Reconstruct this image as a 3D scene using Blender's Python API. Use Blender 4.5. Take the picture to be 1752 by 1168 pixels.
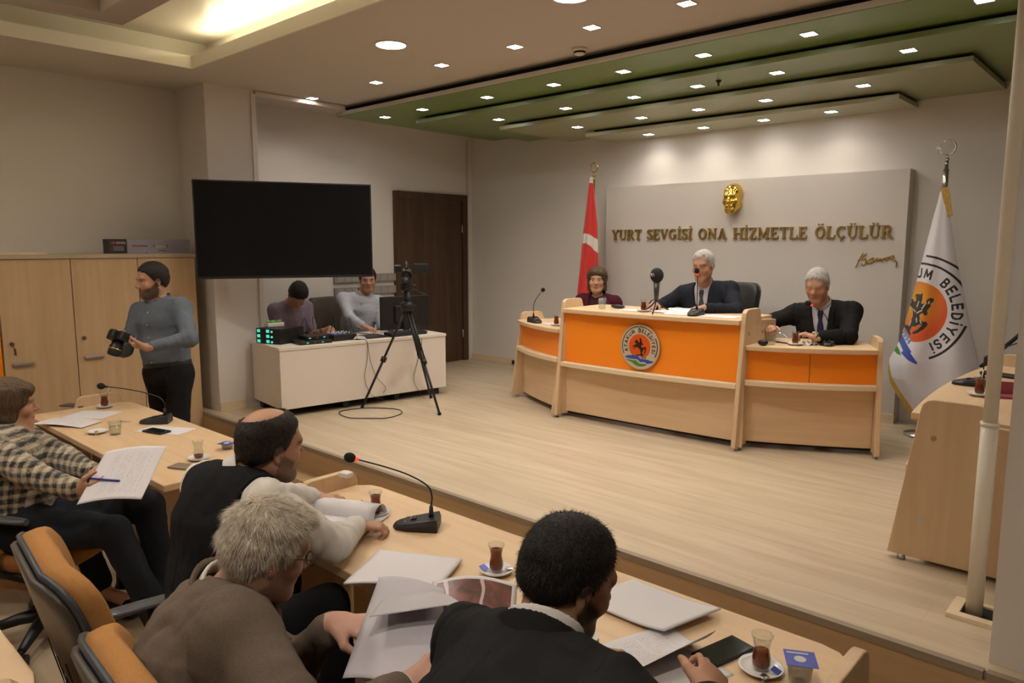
import bpy, bmesh, math, random
import numpy as np
from mathutils import Vector, Matrix
for _o in list(bpy.data.objects): bpy.data.objects.remove(_o)
SC = bpy.context.scene; COL = SC.collection
PI = math.pi
def R(a): return math.radians(a)

# ---------------------------------------------------------------- camera, world, exposure
cam_d = bpy.data.cameras.new('camera'); cam = bpy.data.objects.new('camera', cam_d); COL.objects.link(cam)
cam_d.sensor_width = 36.0; cam_d.lens = 1254.0 / 1752.0 * 36.0; cam_d.clip_start = .05
cam.location = (0, 0, 1.80); cam.rotation_euler = (R(90 - 7.451), 0, R(42.38))
SC.camera = cam
W_ = bpy.data.worlds.new('world'); SC.world = W_; W_.use_nodes = True
W_.node_tree.nodes['Background'].inputs[0].default_value = (.9, .85, .8, 1)
W_.node_tree.nodes['Background'].inputs[1].default_value = .03
SC.view_settings.view_transform = 'Standard'; SC.view_settings.look = 'None'
SC.view_settings.gamma = 1; SC.view_settings.use_curve_mapping = False
SC.view_settings.exposure = -0.45

def lamp(name, kind, loc, power, color=(1, .9, .78), size=.1, target=None, spread=None, sizey=None, parent=None):
    l = bpy.data.lights.new(name, kind); l.energy = power; l.color = color
    if kind == 'AREA':
        l.size = size
        if sizey: l.shape = 'RECTANGLE'; l.size_y = sizey
        else: l.shape = 'DISK'
        if spread: l.spread = spread
    o = bpy.data.objects.new(name, l); COL.objects.link(o); o.location = loc
    if target is not None:
        d = Vector(target) - Vector(loc); o.rotation_euler = d.to_track_quat('-Z', 'Y').to_euler()
    return o
# cove strips: concealed warm light strips lying in the ceiling cove, shining up
CY = (1, .88, .60)
lamp('cove_lamp', 'AREA', (-5.90, .7, 3.27), 34, CY, .04, (-5.6, .7, 4.2), sizey=3.6)
lamp('cove_lamp', 'AREA', (-4.0, 2.78, 3.27), 24, CY, 3.4, (-4.0, 2.4, 4.2), sizey=.04)
lamp('cove_lamp', 'AREA', (-.8, 2.78, 3.27), 14, CY, 2.6, (-.8, 2.4, 4.2), sizey=.04)

# ---------------------------------------------------------------- tagging
def tag(o, label=None, cat=None, group=None, kind=None):
    if label: o['label'] = label
    if cat: o['category'] = cat
    if group: o['group'] = group
    if kind: o['kind'] = kind
    return o
def thing(name, label, cat, loc=(0, 0, 0), rz=0, group=None, parent=None):
    o = bpy.data.objects.new(name, None); COL.objects.link(o); o.location = loc; o.rotation_euler = (0, 0, rz)
    o.empty_display_size = .05
    return tag(o, label, cat, group)
def clone(root, loc=None, rz=None, label=None, group=None, parent=None):
    c = root.copy(); COL.objects.link(c)
    if parent is not None: c.parent = parent
    for ch in root.children: clone(ch, parent=c)
    if loc is not None: c.location = loc
    if rz is not None: c.rotation_euler = (0, 0, rz)
    if label: c['label'] = label
    if group: c['group'] = group
    return c

# ---------------------------------------------------------------- materials
MATS = {}
def mat(name, col, rough=.5, metal=0, spec=.5, bump=0, bscale=60, var=0, vscale=4, emit=None, estr=0, trans=0, ior=1.45, coat=0, sheen=0, alpha=1, vcol=False, stretch=None, sss=0):
    if name in MATS: return MATS[name]
    m = bpy.data.materials.new(name); m.use_nodes = True; nt = m.node_tree; b = nt.nodes['Principled BSDF']
    def S(k, v):
        if k in b.inputs: b.inputs[k].default_value = v
    c4 = (col[0], col[1], col[2], 1); S('Base Color', c4); S('Roughness', rough); S('Metallic', metal); S('Specular IOR Level', spec)
    S('IOR', ior); S('Transmission Weight', trans); S('Coat Weight', coat); S('Sheen Weight', sheen); S('Alpha', alpha)
    if sss: S('Subsurface Weight', sss); S('Subsurface Radius', (.01, .004, .002)); S('Subsurface Scale', 1.0)
    if emit: S('Emission Color', (*emit, 1)); S('Emission Strength', estr)
    tc = nt.nodes.new('ShaderNodeTexCoord'); mp = nt.nodes.new('ShaderNodeMapping'); nt.links.new(tc.outputs['Object'], mp.inputs[0])
    if stretch: mp.inputs['Scale'].default_value = stretch
    src = None
    if vcol:
        a = nt.nodes.new('ShaderNodeAttribute'); a.attribute_name = 'Col'; src = a.outputs['Color']
        nt.links.new(src, b.inputs['Base Color'])
    if var:
        n = nt.nodes.new('ShaderNodeTexNoise'); n.inputs['Scale'].default_value = vscale; n.inputs['Detail'].default_value = 5; nt.links.new(mp.outputs[0], n.inputs['Vector'])
        r = nt.nodes.new('ShaderNodeMapRange'); r.inputs[1].default_value = .3; r.inputs[2].default_value = .7; r.inputs[3].default_value = 1 - var; r.inputs[4].default_value = 1 + var
        nt.links.new(n.outputs['Fac'], r.inputs[0])
        v = nt.nodes.new('ShaderNodeVectorMath'); v.operation = 'SCALE'
        if src is not None: nt.links.new(src, v.inputs[0])
        else: v.inputs[0].default_value = col
        nt.links.new(r.outputs[0], v.inputs['Scale']); nt.links.new(v.outputs[0], b.inputs['Base Color'])
    if bump:
        n2 = nt.nodes.new('ShaderNodeTexNoise'); n2.inputs['Scale'].default_value = bscale; n2.inputs['Detail'].default_value = 4; nt.links.new(mp.outputs[0], n2.inputs['Vector'])
        bp = nt.nodes.new('ShaderNodeBump'); bp.inputs['Strength'].default_value = bump; bp.inputs['Distance'].default_value = .01
        nt.links.new(n2.outputs['Fac'], bp.inputs['Height']); nt.links.new(bp.outputs[0], b.inputs['Normal'])
    MATS[name] = m; return m
def ramp_mat(name, build, rough=.5, spec=.5):
    """material whose colour is wired by build(nt, mapping_output) -> colour socket"""
    m = bpy.data.materials.new(name); m.use_nodes = True; nt = m.node_tree; b = nt.nodes['Principled BSDF']
    b.inputs['Roughness'].default_value = rough; b.inputs['Specular IOR Level'].default_value = spec
    tc = nt.nodes.new('ShaderNodeTexCoord')
    out = build(nt, tc, b)
    if out is not None: nt.links.new(out, b.inputs['Base Color'])
    MATS[name] = m; return m
def N(nt, t, **kw):
    n = nt.nodes.new(t)
    for k, v in kw.items():
        if k.startswith('i_'): n.inputs[int(k[2:]) if k[2:].isdigit() else k[2:]].default_value = v
        else: setattr(n, k, v)
    return n
def mixc(nt, fac, a, b):
    n = nt.nodes.new('ShaderNodeMix'); n.data_type = 'RGBA'
    for s, v in ((0, fac), (6, a), (7, b)):
        if isinstance(v, (tuple, list)): n.inputs[s].default_value = (*v, 1) if len(v) == 3 else v
        elif isinstance(v, (int, float)): n.inputs[s].default_value = v
        else: nt.links.new(v, n.inputs[s])
    return n.outputs[2]
def woodmat(name, c1, c2, axis, scale=2.2, rough=.42, spec=.4):
    def bld(nt, tc, b):
        mp = N(nt, 'ShaderNodeMapping'); nt.links.new(tc.outputs['Object'], mp.inputs[0])
        s = [9, 9, 9]; s[axis] = .55; mp.inputs['Scale'].default_value = s
        n = N(nt, 'ShaderNodeTexNoise'); n.inputs['Scale'].default_value = scale; n.inputs['Detail'].default_value = 8; n.inputs['Distortion'].default_value = .5
        nt.links.new(mp.outputs[0], n.inputs['Vector'])
        r = N(nt, 'ShaderNodeMapRange'); r.inputs[1].default_value = .32; r.inputs[2].default_value = .7
        nt.links.new(n.outputs['Fac'], r.inputs[0])
        return mixc(nt, r.outputs[0], c1, c2)
    return ramp_mat(name, bld, rough, spec)

# ---------------------------------------------------------------- mesh builder
class MB:
    def __init__(s): s.v = []; s.f = []; s.mi = []; s.sm = []; s.cur = 0; s.smooth = False
    def add(s, vs, fs, mi=None, smooth=None):
        o = len(s.v); s.v += [tuple(map(float, p)) for p in vs]
        for f in fs:
            s.f.append([i + o for i in f]); s.mi.append(s.cur if mi is None else mi); s.sm.append(s.smooth if smooth is None else smooth)
        return s
    def box(s, x, y, z, M=None, bev=0):
        if bev:
            bm = bmesh.new(); bmesh.ops.create_cube(bm, size=1)
            for v in bm.verts: v.co = Vector(((x[0] + x[1]) / 2 + v.co.x * (x[1] - x[0]), (y[0] + y[1]) / 2 + v.co.y * (y[1] - y[0]), (z[0] + z[1]) / 2 + v.co.z * (z[1] - z[0])))
            bmesh.ops.bevel(bm, geom=bm.edges[:], offset=bev, segments=2, affect='EDGES', profile=.5)
            bm.verts.index_update()
            vs = [v.co.copy() for v in bm.verts]; fs = [[v.index for v in f.verts] for f in bm.faces]; bm.free()
        else:
            vs = [Vector((x[i], y[j], z[k])) for i in (0, 1) for j in (0, 1) for k in (0, 1)]
            fs = [[0, 1, 3, 2], [4, 6, 7, 5], [0, 4, 5, 1], [2, 3, 7, 6], [0, 2, 6, 4], [1, 5, 7, 3]]
        if M is not None: vs = [M @ v for v in vs]
        return s.add(vs, fs)
    def tube(s, pts, r, n=10, caps=True, flat=None):
        pts = [Vector(p) for p in pts]; rs = r if isinstance(r, (list, tuple)) else [r] * len(pts)
        t0 = (pts[1] - pts[0]).normalized(); u = t0.orthogonal().normalized()
        if flat is not None: u = Vector(flat).normalized()
        vs = []; fs = []; prev = t0
        for i, p in enumerate(pts):
            t = (pts[min(i + 1, len(pts) - 1)] - pts[max(i - 1, 0)]).normalized()
            q = prev.rotation_difference(t); u = (q @ u); u = (u - t * u.dot(t)).normalized(); w = t.cross(u); prev = t
            for k in range(n):
                a = 2 * PI * k / n; vs.append(p + (u * math.cos(a) + w * math.sin(a)) * rs[i])
        for i in range(len(pts) - 1):
            for k in range(n): fs.append([i * n + k, i * n + (k + 1) % n, (i + 1) * n + (k + 1) % n, (i + 1) * n + k])
        s.add(vs, fs, smooth=True)
        if caps:
            o = len(s.v) - len(vs); s.f.append([o + k for k in range(n)][::-1]); s.f.append([o + (len(pts) - 1) * n + k for k in range(n)]); s.mi += [s.cur] * 2; s.sm += [False] * 2
        return s
    def lathe(s, prof, c=(0, 0, 0), n=24, M=None, closed=False):
        vs = []; fs = []; L = len(prof)
        for r, z in prof:
            for k in range(n):
                a = 2 * PI * k / n; v = Vector((c[0] + r * math.cos(a), c[1] + r * math.sin(a), c[2] + z)); vs.append(M @ v if M is not None else v)
        for i in range(L - 1 if not closed else L):
            j = (i + 1) % L
            for k in range(n): fs.append([i * n + k, i * n + (k + 1) % n, j * n + (k + 1) % n, j * n + k])
        s.add(vs, fs, smooth=True)
        if not closed:
            o = len(s.v) - len(vs)
            if prof[0][0] > 1e-5: s.f.append([o + k for k in range(n)][::-1]); s.mi.append(s.cur); s.sm.append(False)
            if prof[-1][0] > 1e-5: s.f.append([o + (L - 1) * n + k for k in range(n)]); s.mi.append(s.cur); s.sm.append(False)
        return s
    def prism(s, poly, a, b, ax=0, M=None):
        """poly in the plane of the two other axes, extruded from a to b along axis ax"""
        n = len(poly)
        def P(u, v, w):
            p = [0, 0, 0]; p[ax] = w; o = [i for i in range(3) if i != ax]; p[o[0]] = u; p[o[1]] = v; return Vector(p)
        vs = [P(u, v, a) for u, v in poly] + [P(u, v, b) for u, v in poly]
        if M is not None: vs = [M @ v for v in vs]
        fs = [list(range(n))[::-1], list(range(n, 2 * n))] + [[i, (i + 1) % n, n + (i + 1) % n, n + i] for i in range(n)]
        return s.add(vs, fs)
    def ball(s, c, r, n=16, m=10, sc=(1, 1, 1), M=None):
        prof = [(math.sin(PI * i / m), -math.cos(PI * i / m)) for i in range(m + 1)]
        vs = []; fs = []
        for pr, pz in prof:
            for k in range(n):
                a = 2 * PI * k / n; v = Vector((pr * math.cos(a) * sc[0] * r, pr * math.sin(a) * sc[1] * r, pz * sc[2] * r))
                if M is not None: v = M @ v
                vs.append(v + Vector(c))
        for i in range(m):
            for k in range(n): fs.append([i * n + k, i * n + (k + 1) % n, (i + 1) * n + (k + 1) % n, (i + 1) * n + k])
        return s.add(vs, fs, smooth=True)
    def build(s, name, mats, parent=None, label=None, cat=None, group=None, kind=None, bevel=0, fix=True, loc=None, rz=0):
        me = bpy.data.meshes.new(name); me.from_pydata(s.v, [], s.f)
        if not isinstance(mats, (list, tuple)): mats = [mats]
        for m in mats: me.materials.append(m)
        me.polygons.foreach_set('material_index', s.mi); me.polygons.foreach_set('use_smooth', s.sm)
        if fix:
            bm = bmesh.new(); bm.from_mesh(me); bmesh.ops.remove_doubles(bm, verts=bm.verts, dist=1e-6); bmesh.ops.recalc_face_normals(bm, faces=bm.faces); bm.to_mesh(me); bm.free()
        o = bpy.data.objects.new(name, me); COL.objects.link(o)
        if parent is not None: o.parent = parent
        if loc is not None: o.location = loc; o.rotation_euler = (0, 0, rz)
        if bevel:
            md = o.modifiers.new('bevel', 'BEVEL'); md.width = bevel; md.segments = 2; md.limit_method = 'ANGLE'; md.angle_limit = R(40)
        return tag(o, label, cat, group, kind)
def bx(name, x, y, z, m, parent=None, bevel=0, **kw): return MB().box(x, y, z).build(name, m, parent, bevel=bevel, **kw)
def grid(name, nu, nv, fn, m, parent=None, thick=0, cfn=None, smooth=True, **kw):
    """fn(u,v arrays 0..1) -> (n,3); optional colour cfn(u,v) -> (n,3)"""
    uu, vv = np.meshgrid(np.linspace(0, 1, nu), np.linspace(0, 1, nv)); u = uu.ravel(); v = vv.ravel()
    P = fn(u, v).astype(np.float32)
    i = np.arange(nu * nv).reshape(nv, nu); q = np.stack([i[:-1, :-1], i[:-1, 1:], i[1:, 1:], i[1:, :-1]], -1).reshape(-1, 4)
    cols = cfn(u, v) if cfn else None; UV = np.stack([u, v], 1)
    if thick:
        # back side sheet and rim
        E1 = np.gradient(P.reshape(nv, nu, 3), axis=1); E2 = np.gradient(P.reshape(nv, nu, 3), axis=0)
        nn = np.cross(E1, E2); nn /= np.linalg.norm(nn, axis=2, keepdims=True) + 1e-12; nn = nn.reshape(-1, 3)
        o = nu * nv; P = np.concatenate([P, P - nn * thick]); q2 = q[:, ::-1] + o
        rim = []
        b = list(i[0, :]) + list(i[1:, -1]) + list(i[-1, :-1][::-1]) + list(i[1:-1, 0][::-1])
        for a_, b_ in zip(b, b[1:] + b[:1]): rim.append([b_, a_, a_ + o, b_ + o])
        q = np.concatenate([q, q2, np.array(rim)]); UV = np.concatenate([UV, UV])
        if cols is not None: cols = np.concatenate([cols, cols])
    return rawmesh(name, P, q, m, parent, cols, smooth, UV, **kw)
def rawmesh(name, P, q, m, parent=None, cols=None, smooth=True, UV=None, label=None, cat=None, group=None, kind=None):
    me = bpy.data.meshes.new(name); P = np.asarray(P, np.float32); q = np.asarray(q, np.int32); k = q.shape[1]
    me.vertices.add(len(P)); me.vertices.foreach_set('co', P.ravel())
    me.loops.add(q.size); me.loops.foreach_set('vertex_index', q.ravel())
    me.polygons.add(len(q)); me.polygons.foreach_set('loop_start', np.arange(0, q.size, k, dtype=np.int32)); me.polygons.foreach_set('loop_total', np.full(len(q), k, np.int32))
    me.update(calc_edges=True); me.validate()
    me.polygons.foreach_set('use_smooth', np.full(len(me.polygons), smooth))
    if cols is not None and len(me.vertices) == len(cols):
        ca = me.color_attributes.new('Col', 'FLOAT_COLOR', 'POINT'); ca.data.foreach_set('color', np.concatenate([cols, np.ones((len(cols), 1))], 1).astype(np.float32).ravel())
    if UV is not None:
        ul = me.uv_layers.new(name='UVMap'); li = np.zeros(len(me.loops), np.int32); me.loops.foreach_get('vertex_index', li)
        ul.data.foreach_set('uv', UV[li].astype(np.float32).ravel())
    me.materials.append(m)
    o = bpy.data.objects.new(name, me); COL.objects.link(o)
    if parent is not None: o.parent = parent
    return tag(o, label, cat, group, kind)
def arc(cx, cy, r, a0, a1, n): return [(cx + r * math.cos(R(a0 + (a1 - a0) * i / n)), cy + r * math.sin(R(a0 + (a1 - a0) * i / n))) for i in range(n + 1)]
def bez(p0, p1, p2, p3, n=12):
    p0, p1, p2, p3 = map(Vector, (p0, p1, p2, p3)); out = []
    for i in range(n + 1):
        t = i / n; out.append(p0 * (1 - t) ** 3 + p1 * 3 * t * (1 - t) ** 2 + p2 * 3 * t * t * (1 - t) + p3 * t ** 3)
    return out
def smooth_path(pts, n=6):
    """Catmull-Rom through the points"""
    p = [Vector(q) for q in pts]; p = [p[0] * 2 - p[1]] + p + [p[-1] * 2 - p[-2]]; out = []
    for i in range(1, len(p) - 2):
        for k in range(n):
            t = k / n; out.append(.5 * ((2 * p[i]) + (-p[i - 1] + p[i + 1]) * t + (2 * p[i - 1] - 5 * p[i] + 4 * p[i + 1] - p[i + 2]) * t * t + (-p[i - 1] + 3 * p[i] - 3 * p[i + 1] + p[i + 2]) * t ** 3))
    return out + [p[-2]]
# ================================================================ THE SETTING
D = .34; CZ = 3.16; XL = -6.76; YB = 6.65
m_wall = mat('wall_paint', (.70, .66, .61), .8, bump=.03, bscale=300)
m_ceil = mat('ceiling_paint', (.57, .52, .46), .75)
m_board = mat('board_paint', (.58, .54, .49), .6)
m_maple = woodmat('maple', (.62, .43, .25), (.70, .51, .31), 0)
m_maple_z = woodmat('maple_upright', (.58, .41, .245), (.66, .48, .30), 2)
m_edge = mat('maple_edge', (.72, .58, .39), .45)
m_cab = woodmat('cabinet_maple', (.50, .34, .19), (.57, .40, .235), 2)
m_orange = mat('orange_laminate', (.86, .25, .01), .38)
m_black = mat('black_plastic', (.012, .012, .013), .42)
m_rubber = mat('black_foam', (.008, .008, .009), .9)
m_dark = mat('dark_gap', (.01, .01, .01), .9)  # near-black, for the painted shade over ceiling panels and for dark parts
m_steel = mat('steel', (.55, .55, .56), .28, 1)
m_white = mat('white_laminate', (.72, .65, .57), .45)
m_green = mat('green_paint', (.22, .25, .10), .38)
m_trim = mat('trim_white', (.55, .5, .42), .6)
m_nose = mat('nosing_metal', (.27, .22, .16), .5, .3)
def floorbld(nt, tc, b):
    mp = N(nt, 'ShaderNodeMapping'); nt.links.new(tc.outputs['Object'], mp.inputs[0])
    mp.inputs['Scale'].default_value = (.5, 5.5, 1)
    n = N(nt, 'ShaderNodeTexNoise'); n.inputs['Scale'].default_value = 2.2; n.inputs['Detail'].default_value = 7; n.inputs['Distortion'].default_value = .8
    nt.links.new(mp.outputs[0], n.inputs['Vector'])
    r = N(nt, 'ShaderNodeMapRange'); r.inputs[1].default_value = .35; r.inputs[2].default_value = .68; nt.links.new(n.outputs['Fac'], r.inputs[0])
    c = mixc(nt, r.outputs[0], (.44, .35, .24), (.55, .455, .325))
    br = N(nt, 'ShaderNodeTexBrick'); nt.links.new(tc.outputs['Object'], br.inputs['Vector'])
    br.inputs['Scale'].default_value = 1; br.inputs['Brick Width'].default_value = 1.28; br.inputs['Row Height'].default_value = .192; br.inputs['Mortar Size'].default_value = .0022; br.inputs['Bias'].default_value = 0
    br.inputs['Color1'].default_value = (1, 1, 1, 1); br.inputs['Color2'].default_value = (.965, .96, .95, 1); br.inputs['Mortar'].default_value = (.90, .88, .85, 1)
    m = N(nt, 'ShaderNodeMix', data_type='RGBA', blend_type='MULTIPLY'); m.inputs[0].default_value = 1
    nt.links.new(c, m.inputs[6]); nt.links.new(br.outputs[0], m.inputs[7]); return m.outputs[2]
m_floor = ramp_mat('laminate_floor', floorbld, .42, .4)
m_riser = woodmat('riser_wood', (.36, .24, .12), (.42, .29, .155), 0)
S = dict(kind='structure')
bx('floor', (XL - .1, 4.2), (-3.2, 2.88), (-.1, 0), m_floor, **S)
bx('floor', (XL - .1, 4.2), (2.86, YB + .1), (0, D), m_floor, **S)
MB().box((XL, 4.2), (2.845, 2.86), (0, D - .03)).build('trim_1', m_riser, **S)
MB().box((XL + .5, -.39), (2.838, 2.87), (D - .028, D + .003)).box((-.38, 4.2), (2.838, 2.87), (D - .028, D + .003)).build('trim_2', m_nose, **S)
MB().box((XL + .5, 4.2), (2.70, 2.845), (0, .15)).build('trim_3', m_riser, bevel=.004, **S)
bx('wall_left', (XL - .1, XL), (-3.2, YB + .1), (-.1, 3.6), m_wall, **S)
bx('wall_back', (XL - .1, 4.2), (YB, YB + .1), (-.1, 3.6), m_wall, **S)
bx('wall_front', (XL - .1, 4.2), (-3.3, -3.2), (-.1, 3.6), m_wall, **S)
bx('wall_right', (4.1, 4.2), (-3.2, YB), (-.1, 3.6), m_wall, **S)
# columns
bx('wall_left_column', (XL, -6.22), (2.97, 3.42), (D, CZ), m_wall, **S)
bx('wall_right_column', (-.388, .15), (2.925, 3.35), (D, CZ), m_wall, **S)
# baseboards
MB().box((XL + .012, -1.7), (YB - .014, YB), (D, D + .075)).box((-1.55, 4.1), (YB - .014, YB), (D, D + .075)).build('baseboard_back', m_edge, **S)
MB().box((XL, XL + .014), (3.42, 5.37), (D, D + .075)).box((-6.22, -6.206), (2.97, 3.2), (D, D + .075)).build('baseboard_left', m_edge, **S)
bx('trim_4', (XL, XL + .012), (YB - .10, YB - .07), (D, 3.1), m_trim, **S)
# main ceiling with the cove opening
cx0, cx1, cy0, cy1 = -5.83, 1.2, -1.9, 2.705
cb = MB()
cb.box((XL - .1, cx0), (-3.2, YB), (CZ, CZ + .03)); cb.box((cx1, 4.2), (-3.2, YB), (CZ, CZ + .03))
cb.box((cx0, cx1), (cy1, YB), (CZ, CZ + .03)); cb.box((cx0, cx1), (-3.2, cy0), (CZ, CZ + .03))
cb.build('ceiling', m_ceil, **S)
fb = MB(); t = .015; h = .092
for q in (((cx0, cx0 + t), (cy0 + t, cy1 - t)), ((cx1 - t, cx1), (cy0 + t, cy1 - t)), ((cx0, cx1), (cy1 - t, cy1)), ((cx0, cx1), (cy0, cy0 + t))): fb.box(q[0], q[1], (CZ - .001, CZ + h))
fb.build('ceiling_cove_lip', mat('cove_paint', (.72, .68, .60), .6), **S)
m_up = mat('cove_ceiling_paint', (.66, .61, .50), .35)
bx('ceiling_upper', (XL, 4.2), (-3.2, 3.2), (3.42, 3.45), m_up, **S)
fb = MB(); g = .22
for q in (((cx0 - g - t, cx0 - g), (cy0 - g, cy1 + g)), ((cx1 + g, cx1 + g + t), (cy0 - g, cy1 + g)), ((cx0 - g, cx1 + g), (cy1 + g, cy1 + g + t)), ((cx0 - g, cx1 + g), (cy0 - g - t, cy0 - g))): fb.box(q[0], q[1], (CZ + .03, 3.42))
fb.build('ceiling_cove_side', m_up, **S)
# dropped frame inside the cove with a coffer in it
ix0, iy1 = -5.37, 2.03
ib = MB(); w_ = .2
ib.box((ix0, .8), (iy1 - w_, iy1), (3.255, 3.42)); ib.box((ix0, ix0 + w_), (-1.2, iy1 - w_), (3.255, 3.42)); ib.box((.6, .8), (-1.2, iy1 - w_), (3.255, 3.42)); ib.box((ix0, .8), (-1.4, -1.2), (3.255, 3.42))
ib.build('ceiling_coffer_frame', mat('coffer_paint', (.40, .34, .30), .75), **S)
# green stepped panels
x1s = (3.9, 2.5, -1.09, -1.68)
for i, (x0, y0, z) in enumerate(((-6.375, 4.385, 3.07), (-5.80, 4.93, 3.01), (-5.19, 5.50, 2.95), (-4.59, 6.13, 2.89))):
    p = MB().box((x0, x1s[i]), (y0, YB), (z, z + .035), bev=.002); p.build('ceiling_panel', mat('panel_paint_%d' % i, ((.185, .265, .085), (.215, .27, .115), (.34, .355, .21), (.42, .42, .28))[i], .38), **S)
    MB().box((x0 + .07, x1s[i] - .07), (y0 + .07, YB), (z + .035, z + .06 if i else CZ)).build('ceiling_panel_gap_shade', m_dark, **S)  # near-black filler block paints the shade in the gap above each panel
# front white lip on panel one, metal ceiling channel and conduit
bx('trim_5', (-6.375, 3.9), (4.378, 4.386), (3.075, 3.11), m_trim, **S)
o = MB().box((-6.235, -6.205), (3.385, 3.43), (.98, 3.13), bev=.003); o.build('cable_duct', m_white, label='white upright cable duct beside the black television, running from ceiling to white desk', cat='cable duct')
MB().box((-6.235, -6.205), (3.43, 4.375), (3.12, 3.155)).build('cable_duct', m_white, label='white horizontal cable duct along the ceiling, ending at the green panels', cat='cable duct')
# display board in front of the back wall
bx('trim_6', (-4.577, -1.665), (6.5, YB), (D, 2.405), m_board, **S)
bx('baseboard_board', (-4.58, -1.66), (6.488, 6.5), (D, D + .075), m_edge, **S)
bx('trim_7', (-1.20, -.7), (6.642, YB), (2.655, 2.925), m_wall, bevel=.002, **S)
# door on the left wall
m_door = woodmat('door_wood', (.052, .026, .013), (.085, .045, .024), 2, rough=.4)
dr = thing('door_1', None, None, (XL, 5.377, D)); dr['kind'] = 'structure'
fr = MB(); fw = .085; dh = 2.085; dw = 1.165
fr.box((0, .035), (0, fw), (0, dh)); fr.box((0, .035), (dw - fw, dw), (0, dh)); fr.box((0, .035), (fw, dw - fw), (dh - fw, dh)); fr.build('door_frame', m_door, dr, bevel=.004)
MB().box((0, .018), (fw + .006, dw - fw - .006), (.01, dh - fw - .006)).build('door_leaf', m_door, dr)
hd = MB().tube([(.018, .16, 1.0), (.06, .16, 1.0), (.06, .28, 1.0)], .009, 10); hd.box((.018, .024), (.145, .175), (.9, 1.08)); hd.build('door_handle', m_steel, dr)
MB().tube([(.03, dw - fw - .01, .3), (.03, dw - fw - .01, .4)], .008).tube([(.03, dw - fw - .01, 1.62), (.03, dw - fw - .01, 1.72)], .008).build('hinge', m_steel, dr)

# ---- white pole on the stage edge with a wooden floor frame
t = thing('support_pole', 'tall white painted steel pole standing on the stage edge beside the grey column', 'pole', (-.50, 3.285, D))
MB().tube([(0, 0, 0), (0, 0, .78)], .030, 20).build('lower_sleeve', mat('pole_paint', (.68, .63, .52), .4), t)
MB().tube([(0, 0, .78), (0, 0, 2.72)], .025, 20).build('upper_tube', MATS['pole_paint'], t)
MB().tube([(0, 0, .77), (0, 0, .785)], .033, 20).build('collar', MATS['pole_paint'], t)
t = thing('floor_frame', 'small wooden frame around the hole at the foot of the white pole', 'frame', (-.47, 3.29, D))
f_ = MB().box((-.11, .08), (-.10, -.06), (0, .018)).box((-.11, -.07), (-.06, .07), (0, .018)).box((-.11, .08), (.07, .10), (0, .012)); f_.build('frame_board', m_edge, t)
MB().box((-.07, .08), (-.06, .07), (0, .003)).build('hole', m_dark, t)
MB().tube(smooth_path([(-.44, 3.40, D + .006), (-.455, 3.52, D + .02), (-.42, 3.60, D + .05), (-.40, 3.50, D + .03), (-.37, 3.38, D + .006)]), .005, 8).build('yellow_cable', mat('yellow_cable', (.75, .62, .06), .4), label='yellow cable looping from the floor behind the white pole', cat='cable')
MB().box((0, .13), (0, .11), (0, .0012)).build('floor_hatch', mat('hatch', (.50, .38, .27), .5), label='small flush hatch plate let into the stage floor in front of the central desk', cat='floor hatch', loc=(-3.18, 3.92, D))
MB().box((-.03, .03), (0, .03), (0, .045), bev=.004).build('floor_socket', m_black, label='small black socket on the skirting left of the desks', cat='socket', loc=(-6.0, 6.60, D + .01))

# ---- downlights
m_lens = mat('lamp_lens', (1, 1, 1), .5, emit=(1, .96, .92), estr=60)
m_ring = mat('lamp_ring', (.6, .55, .5), .4)
def downlight(x, y, z, label, group, power, s=.045, rnd=False, col=(1, .88, .74), tilt=0, spread=None):
    t = thing('ceiling_light', label, 'ceiling light', (x, y, z), 0, group)
    if rnd:
        MB().lathe([(s + .012, 0), (s + .012, -.006), (s, -.008), (s, 0)], n=32, closed=True).build('light_ring', m_ring, t)
        MB().lathe([(0, -.002), (s, -.002)], n=32).build('light_lens', m_lens, t)
    else:
        MB().box((-s - .006, s + .006), (-s - .006, -s), (-.004, 0)).box((-s - .006, s + .006), (s, s + .006), (-.004, 0)).box((-s - .006, -s), (-s, s), (-.004, 0)).box((s, s + .006), (-s, s), (-.004, 0)).build('light_frame', m_ring, t)
        MB().box((-s, s), (-s, s), (-.003, -.001)).build('light_lens', m_lens, t)
    l = lamp('light_source', 'AREA', (0, 0, -.012), power, col, s * 1.9, spread=spread or R(130)); l.parent = t
    return t
rows = [
 (CZ, [(-6.13, 3.96), (-5.15, 3.95), (-4.3, 3.92), (-3.54, 3.91), (-2.88, 3.90), (-2.21, 3.89), (-1.5, 3.88), (-.75, 3.87)], 'square downlight in plain ceiling before green panels', 'downlights in the plain ceiling', 2.9),
 (3.07, [(-6.01, 4.71), (-5.42, 4.69), (-4.57, 4.69), (-3.83, 4.69), (-3.17, 4.69), (-2.51, 4.66), (-1.8, 4.64), (-.89, 4.63)], 'square downlight in first, highest green panel', 'downlights in the first green panel', 2.7),
 (3.01, [(-5.02, 5.31), (-4.18, 5.29), (-3.46, 5.28), (-2.87, 5.25), (-2.24, 5.23), (-1.39, 5.2)], 'square downlight in second green panel', 'downlights in the second green panel', 2.4),
 (2.95, [(-4.5, 5.88), (-3.75, 5.85), (-3.17, 5.83), (-2.58, 5.83), (-1.83, 5.78)], 'square downlight in third green panel', 'downlights in the third green panel', 1.9),
 (2.89, [(-4.02, 6.41), (-3.42, 6.39), (-2.83, 6.37), (-2.25, 6.35)], 'square downlight in lowest green panel', 'downlights in the lowest green panel', 1.8)]
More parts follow.
